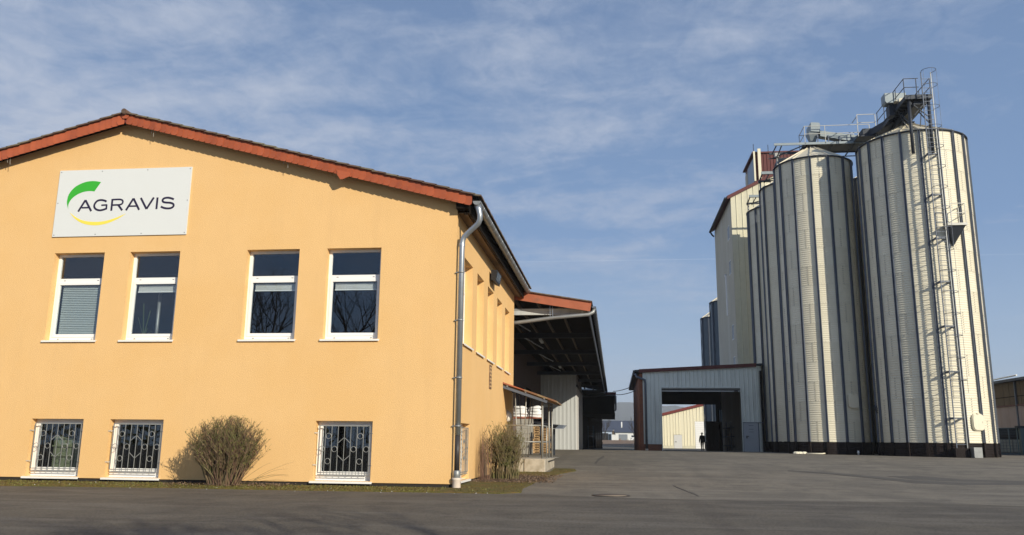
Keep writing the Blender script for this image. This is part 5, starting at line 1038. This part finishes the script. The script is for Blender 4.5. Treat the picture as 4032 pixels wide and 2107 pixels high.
for (x, y, lab) in ((28.15, 66.2, 'caged plastic tank behind the mesh gate, left one'), (29.35, 66.4, 'caged plastic tank behind the blue green post'), (30.6, 66.5, 'caged plastic tank at the far right edge')):
    t = thing('liquid_tank', (x, y, .5), lab, 'tank', 'caged plastic tanks'); z = g(y)
    m = MB(); m.box((x-.5, y-.45, z+.16), (x+.5, y+.5, z+1.1)); m.build('bottle', m_ibc, t); m = MB(); m.box((x-.55, y-.5, z), (x+.55, y+.5, z+.12)); m.build('pallet_base', m_galv, t)
    m = MB()
    for k in range(5): m.bar((x-.53, y-.48, z+.2+k*.22), (x+.53, y-.48, z+.2+k*.22), .022)
    for k in range(6): m.bar((x-.53+k*.212, y-.48, z+.12), (x-.53+k*.212, y-.48, z+1.1), .022)
    m.build('cage', m_mesh, t)
t = thing('parked_vehicle', (30, 69, .5), 'dark low vehicle with sloping windscreen behind the mesh gate', 'vehicle'); z = g(69)
m = MB(); m.prism([(27.6, z+.3), (31.8, z+.3), (31.8, z+1.35), (30.6, z+1.9), (28.6, z+1.95), (27.6, z+1.5)], 68.4, 70.1, lambda u, v, d: (u, d, v)); m.build('body', m_jacket, t)
m = MB(); m.prism([(28.7, z+1.45), (30.4, z+1.45), (30.4, z+1.85), (28.8, z+1.88)], 68.36, 68.41, lambda u, v, d: (u, d, v)); m.build('window', m_carglass, t)
for x in (28.3, 31): m = MB(); m.tube([(x, 68.3, z+.33), (x, 68.55, z+.33)], .33, 16); m.build('wheel', m_tyre, t)
t = thing('steel_ladder', (27.35, 66, .5), 'short bent steel hoop leaning behind the mesh gate', 'hoop'); m = MB(); m.tube([(27.15, 66, .6), (27.2, 66, 1.5), (27.5, 66, 1.55), (27.75, 66, .6)], .03, 6); m.bar((27.2, 66, 1.05), (27.62, 66, 1.05), .05); m.build('hoop', m_galv, t)
# loose things at silo foot
t = thing('rope_coil', (11.3, 53.6, .55), 'pale bundle lying on the asphalt at the silo foot', 'bundle'); m = MB(); random.seed(4)
for k in range(9): m.lathe((11.2+random.uniform(-.35, .35), 53.6+random.uniform(-.1, .1), .56), [(.14, 0), (.13, .06), (.06, .12), (.01, .13)], 8)
m.build('clump', m_silo, t); m = MB(); m.tube([(11.5, 53.5, .58), (12.4, 53.3, .58), (12.6, 53.4, .6)], .04, 6); m.build('tail', m_silo, t)
t = thing('drain_pipe_stub', (14.6, 53.75, .5), 'short white pipe stub at the foot of the silo', 'pipe'); m = MB(); m.tube([(14.62, 53.7, .5), (14.62, 53.7, .78)], .05, 8); m.build('stub', m_white, t); m = MB(); m.tube([(14.62, 53.7, .64), (14.62, 53.7, .70)], .075, 10); m.build('collar', m_white, t)
m = MB(); m.prism([(16.3, 51.0), (17.3, 50.45), (17.35, 50.5), (16.6, 51.1)], .50, .54, lambda u, v, d: (u, v, d+.01)); o = m.build('kerb_strip', m_sill); tag(o, 'pale concrete strip on the ground before the gap between the silos', 'concrete strip')
# ---------------------------------------------------------------- far background between warehouse and shed
def house(name, label, cat, x0, x1, y0, y1, z0, ze, zr_, mw, mr, door=None, dm=None, ov=.3):
    t = thing(name, ((x0+x1)/2, y0, z0), label, cat); m = MB(); m.box((x0, y0, z0-.3), (x1, y1, ze)); m.build('wall', mw, t)
    m = MB(); ym = (y0+y1)/2; P_ = lambda u, v, d: (d, u, v)
    m.prism([(y0-ov, ze-.06), (ym, zr_), (y1+ov, ze-.06), (y1+ov, ze+.1), (ym, zr_+.16), (y0-ov, ze+.1)], x0-ov, x1+ov, P_); m.build('roof', mr, t)
    m = MB(); m.prism([(y0+.05, ze), (ym, zr_-.05), (y1-.05, ze)], x0+.02, x1-.02, P_); m.build('gable', mw, t)
    if door: m = MB(); m.box((door[0], y0-.06, z0), (door[1], y0+.02, door[2])); m.build('door', dm, t)
    return t
gh = house('white_garage', 'low white garage with grey door and blue slate roof', 'garage', .25, 9, 232, 240, 1.5, 3.85, 5.0, m_plaster, m_slate, (1.15, 3.5, 3.35), m_greydoor)
for xx in (4.6, 5.6, 6.4): m = MB(); m.bar((xx, 232, 4.0), (xx+.9, 235, 4.75), .12, .05); m.build('roof_batten', m_bluewall, gh)
bh = house('long_white_building', 'long white building with dark roof below the hill', 'building', -9, 14, 265, 285, 1.5, 5.1, 7.9, m_plaster, m_slate)
for xx in (-3.6, -2.1, -.7): m = MB(); m.box((xx, 264.9, 3.6), (xx+.8, 265.02, 4.8)); m.build('window', m_brown, bh)
for xx in (-3.0, -.2, 1.0, 1.8): m = MB(); m.box((xx, 264.9, 3.9), (xx+.5, 265.02, 4.7)); m.build('window', m_carglass, bh)
m = MB(); m.tube([(2.2, 263, 4.6), (2.2, 263, 7.4)], .22, 10); m.build('chimney', m_plaster, bh)
bb = house('blue_shed', 'pale blue shed with a dark doorway left of the white garage', 'shed', -6, -.7, 222, 230, 1.5, 4.0, 4.4, m_bluewall, m_slate, (-3.2, -1.6, 3.5), m_black)
m = MB(); m.box((-1.5, 221.9, 1.6), (-.8, 222, 3.3)); m.build('window', m_carglass, bb)
def bare_tree(x, y, h, seed, label, r0=.14, spread=1.0, name='bare_tree', depth=4, nb=4, tf=.36, group=None):
    random.seed(seed); z = g(y) if y < 190 else 1.5; t = thing(name, (x, y, z), label, 'tree', group); tk = MB(); br = MB()
    def grow(p, d, L, r, l):
        pts = [p]; q = p.copy(); dd = d.copy()
        for i in range(4): dd = (dd+Vector((random.uniform(-.12, .12), random.uniform(-.12, .12), .04))).normalized(); q = q+dd*L/4; pts.append(q.copy())
        (tk if l == 0 else br).tube(pts, r, 6 if l < 2 else 3, cap=False, rs=[r*(1-.12*i) if l else r*(1-.07*i) for i in range(5)], sm=True)
        if l < depth:
            for k in range(nb if l else nb+2):
                a = random.uniform(0, 2*pi); s = random.uniform(.45, .95)*spread; j = pts[-1] if k < 2 else pts[random.randint(2, 4)]
                nd = (dd+Vector((cos(a)*s, sin(a)*s, random.uniform(-.15, .35)))).normalized(); grow(j, nd, L*random.uniform(.55, .82), r*.55, l+1)
    grow(Vector((x, y, z-.05)), Vector((0, 0, 1)), h*tf, r0, 0)
    tk.build('trunk', m_bark, t, fix=False); br.build('crown', m_bark, t, fix=False)
bare_tree(-2.2, 195, 6.0, 5, 'slender young bare tree near the pale blue shed', .10, .7, depth=3); bare_tree(4.45, 195, 6.0, 6, 'slender young bare tree in front of the white garage', .10, .7, depth=3)
for (x, lab) in ((1.2, 'mound of earth left of the garage door'), (2.9, 'pale boulder before the garage door'), (4.3, 'heap of rubble beside the parked white car')):
    random.seed(int(x*10)); m = MB(); n = 10; pr = []
    for i in range(5):
        for j in range(n): a = 2*pi*j/n; rr = (.9-.2*i)*random.uniform(.75, 1.1)*.7; pr.append((x+rr*cos(a), 192+rr*sin(a), 1.35+i*.17*random.uniform(.8, 1.1)))
    m.add(pr, [(i*n+j, i*n+(j+1) % n, (i+1)*n+(j+1) % n, (i+1)*n+j) for i in range(4) for j in range(n)]+[tuple(range(4*n, 5*n))]); o = m.build('rubble_heap', m_earth if x < 2 else m_concg); tag(o, lab, 'heap')
t = thing('parked_car', (4.9, 215, 1.5), 'small white car parked beside the garage', 'car'); z = 1.5
m = MB(); m.prism([(-.85, .25), (.85, .25), (.85, .9), (.70, 1.0), (.62, 1.5), (-.62, 1.5), (-.70, 1.0), (-.85, .9)], 213, 217, lambda u, v, d: (4.85+u*(1 if d > 214 or v < 1 else .9), d, z+v)); m.build('body', m_car, t)
m = MB(); m.prism([(-.60, 1.0), (.60, 1.0), (.54, 1.42), (-.54, 1.42)], 212.96, 213, lambda u, v, d: (4.85+u, d, z+v)); m.build('windscreen', m_carglass, t)
for x in (-.85, .70):
    for y in (213.7, 216.2): m = MB(); m.tube([(4.85+x, y, z+.32), (4.85+x+.16, y, z+.32)], .31, 14); m.build('wheel', m_tyre, t)
for x in (-.72, .50): m = MB(); m.box((4.85+x, 212.94, z+.62), (4.85+x+.2, 213, z+.75)); m.build('headlight', m_glassblock, t)
# ---------------------------------------------------------------- trees behind the camera (mirrored in the panes, shade on the road)
G_ = 'bare trees behind the viewer'
bare_tree(-15.2, -6, 14.5, 41, 'bare tree mirrored in the upper office windows', .26, .95, depth=5, nb=3, tf=.26, group=G_)
bare_tree(-20.3, -6, 15.5, 44, 'second bare tree mirrored in the upper office windows', .24, .95, depth=5, nb=3, tf=.26, group=G_)
bare_tree(9.0, -4.0, 10.2, 47, 'bare tree behind the viewer whose crown shades the road', .24, 1.0, depth=5, nb=3, tf=.3, group=G_)
bare_tree(5.2, -2.2, 8.6, 49, 'smaller bare tree behind the viewer by the road', .2, 1.0, depth=5, nb=3, tf=.3, group=G_)
random.seed(77); m = MB()  # added foliage mass, out of view, darkens reflections in the lower panes
for i in range(2600):
    x = random.uniform(-90, 50); y = -62+random.uniform(-4, 4); z = random.uniform(0, 1)**.8*(6.5+1.5*sin(x*.3)); r = random.uniform(.4, 1.0); a = [Vector((x+random.uniform(-r, r), y+random.uniform(-r, r), max(0, z+random.uniform(-r, r)))) for _ in range(3)]
    m.add(a, [(0, 1, 2)])
o = m.build('hedge', m_leaf, fix=False); stuff(o); tag(o, 'dark hedge far behind the viewer mirrored in the barred panes', 'hedge')
# ---------------------------------------------------------------- air
HZ = .00024
if HZ:
    m = MB(); m.box((-3900, -78, -1.5), (3900, 4650, 190)); hz_ = bpy.data.materials.new('haze'); hz_.use_nodes = True; nt = hz_.node_tree; nt.nodes.clear()
    pv = N(nt, 'ShaderNodeVolumePrincipled'); pv.inputs['Density'].default_value = HZ; pv.inputs['Color'].default_value = (.86, .92, 1, 1); pv.inputs['Anisotropy'].default_value = .0
    oo = N(nt, 'ShaderNodeOutputMaterial'); nt.links.new(pv.outputs[0], oo.inputs['Volume']); o = m.build('haze', hz_); stuff(o)
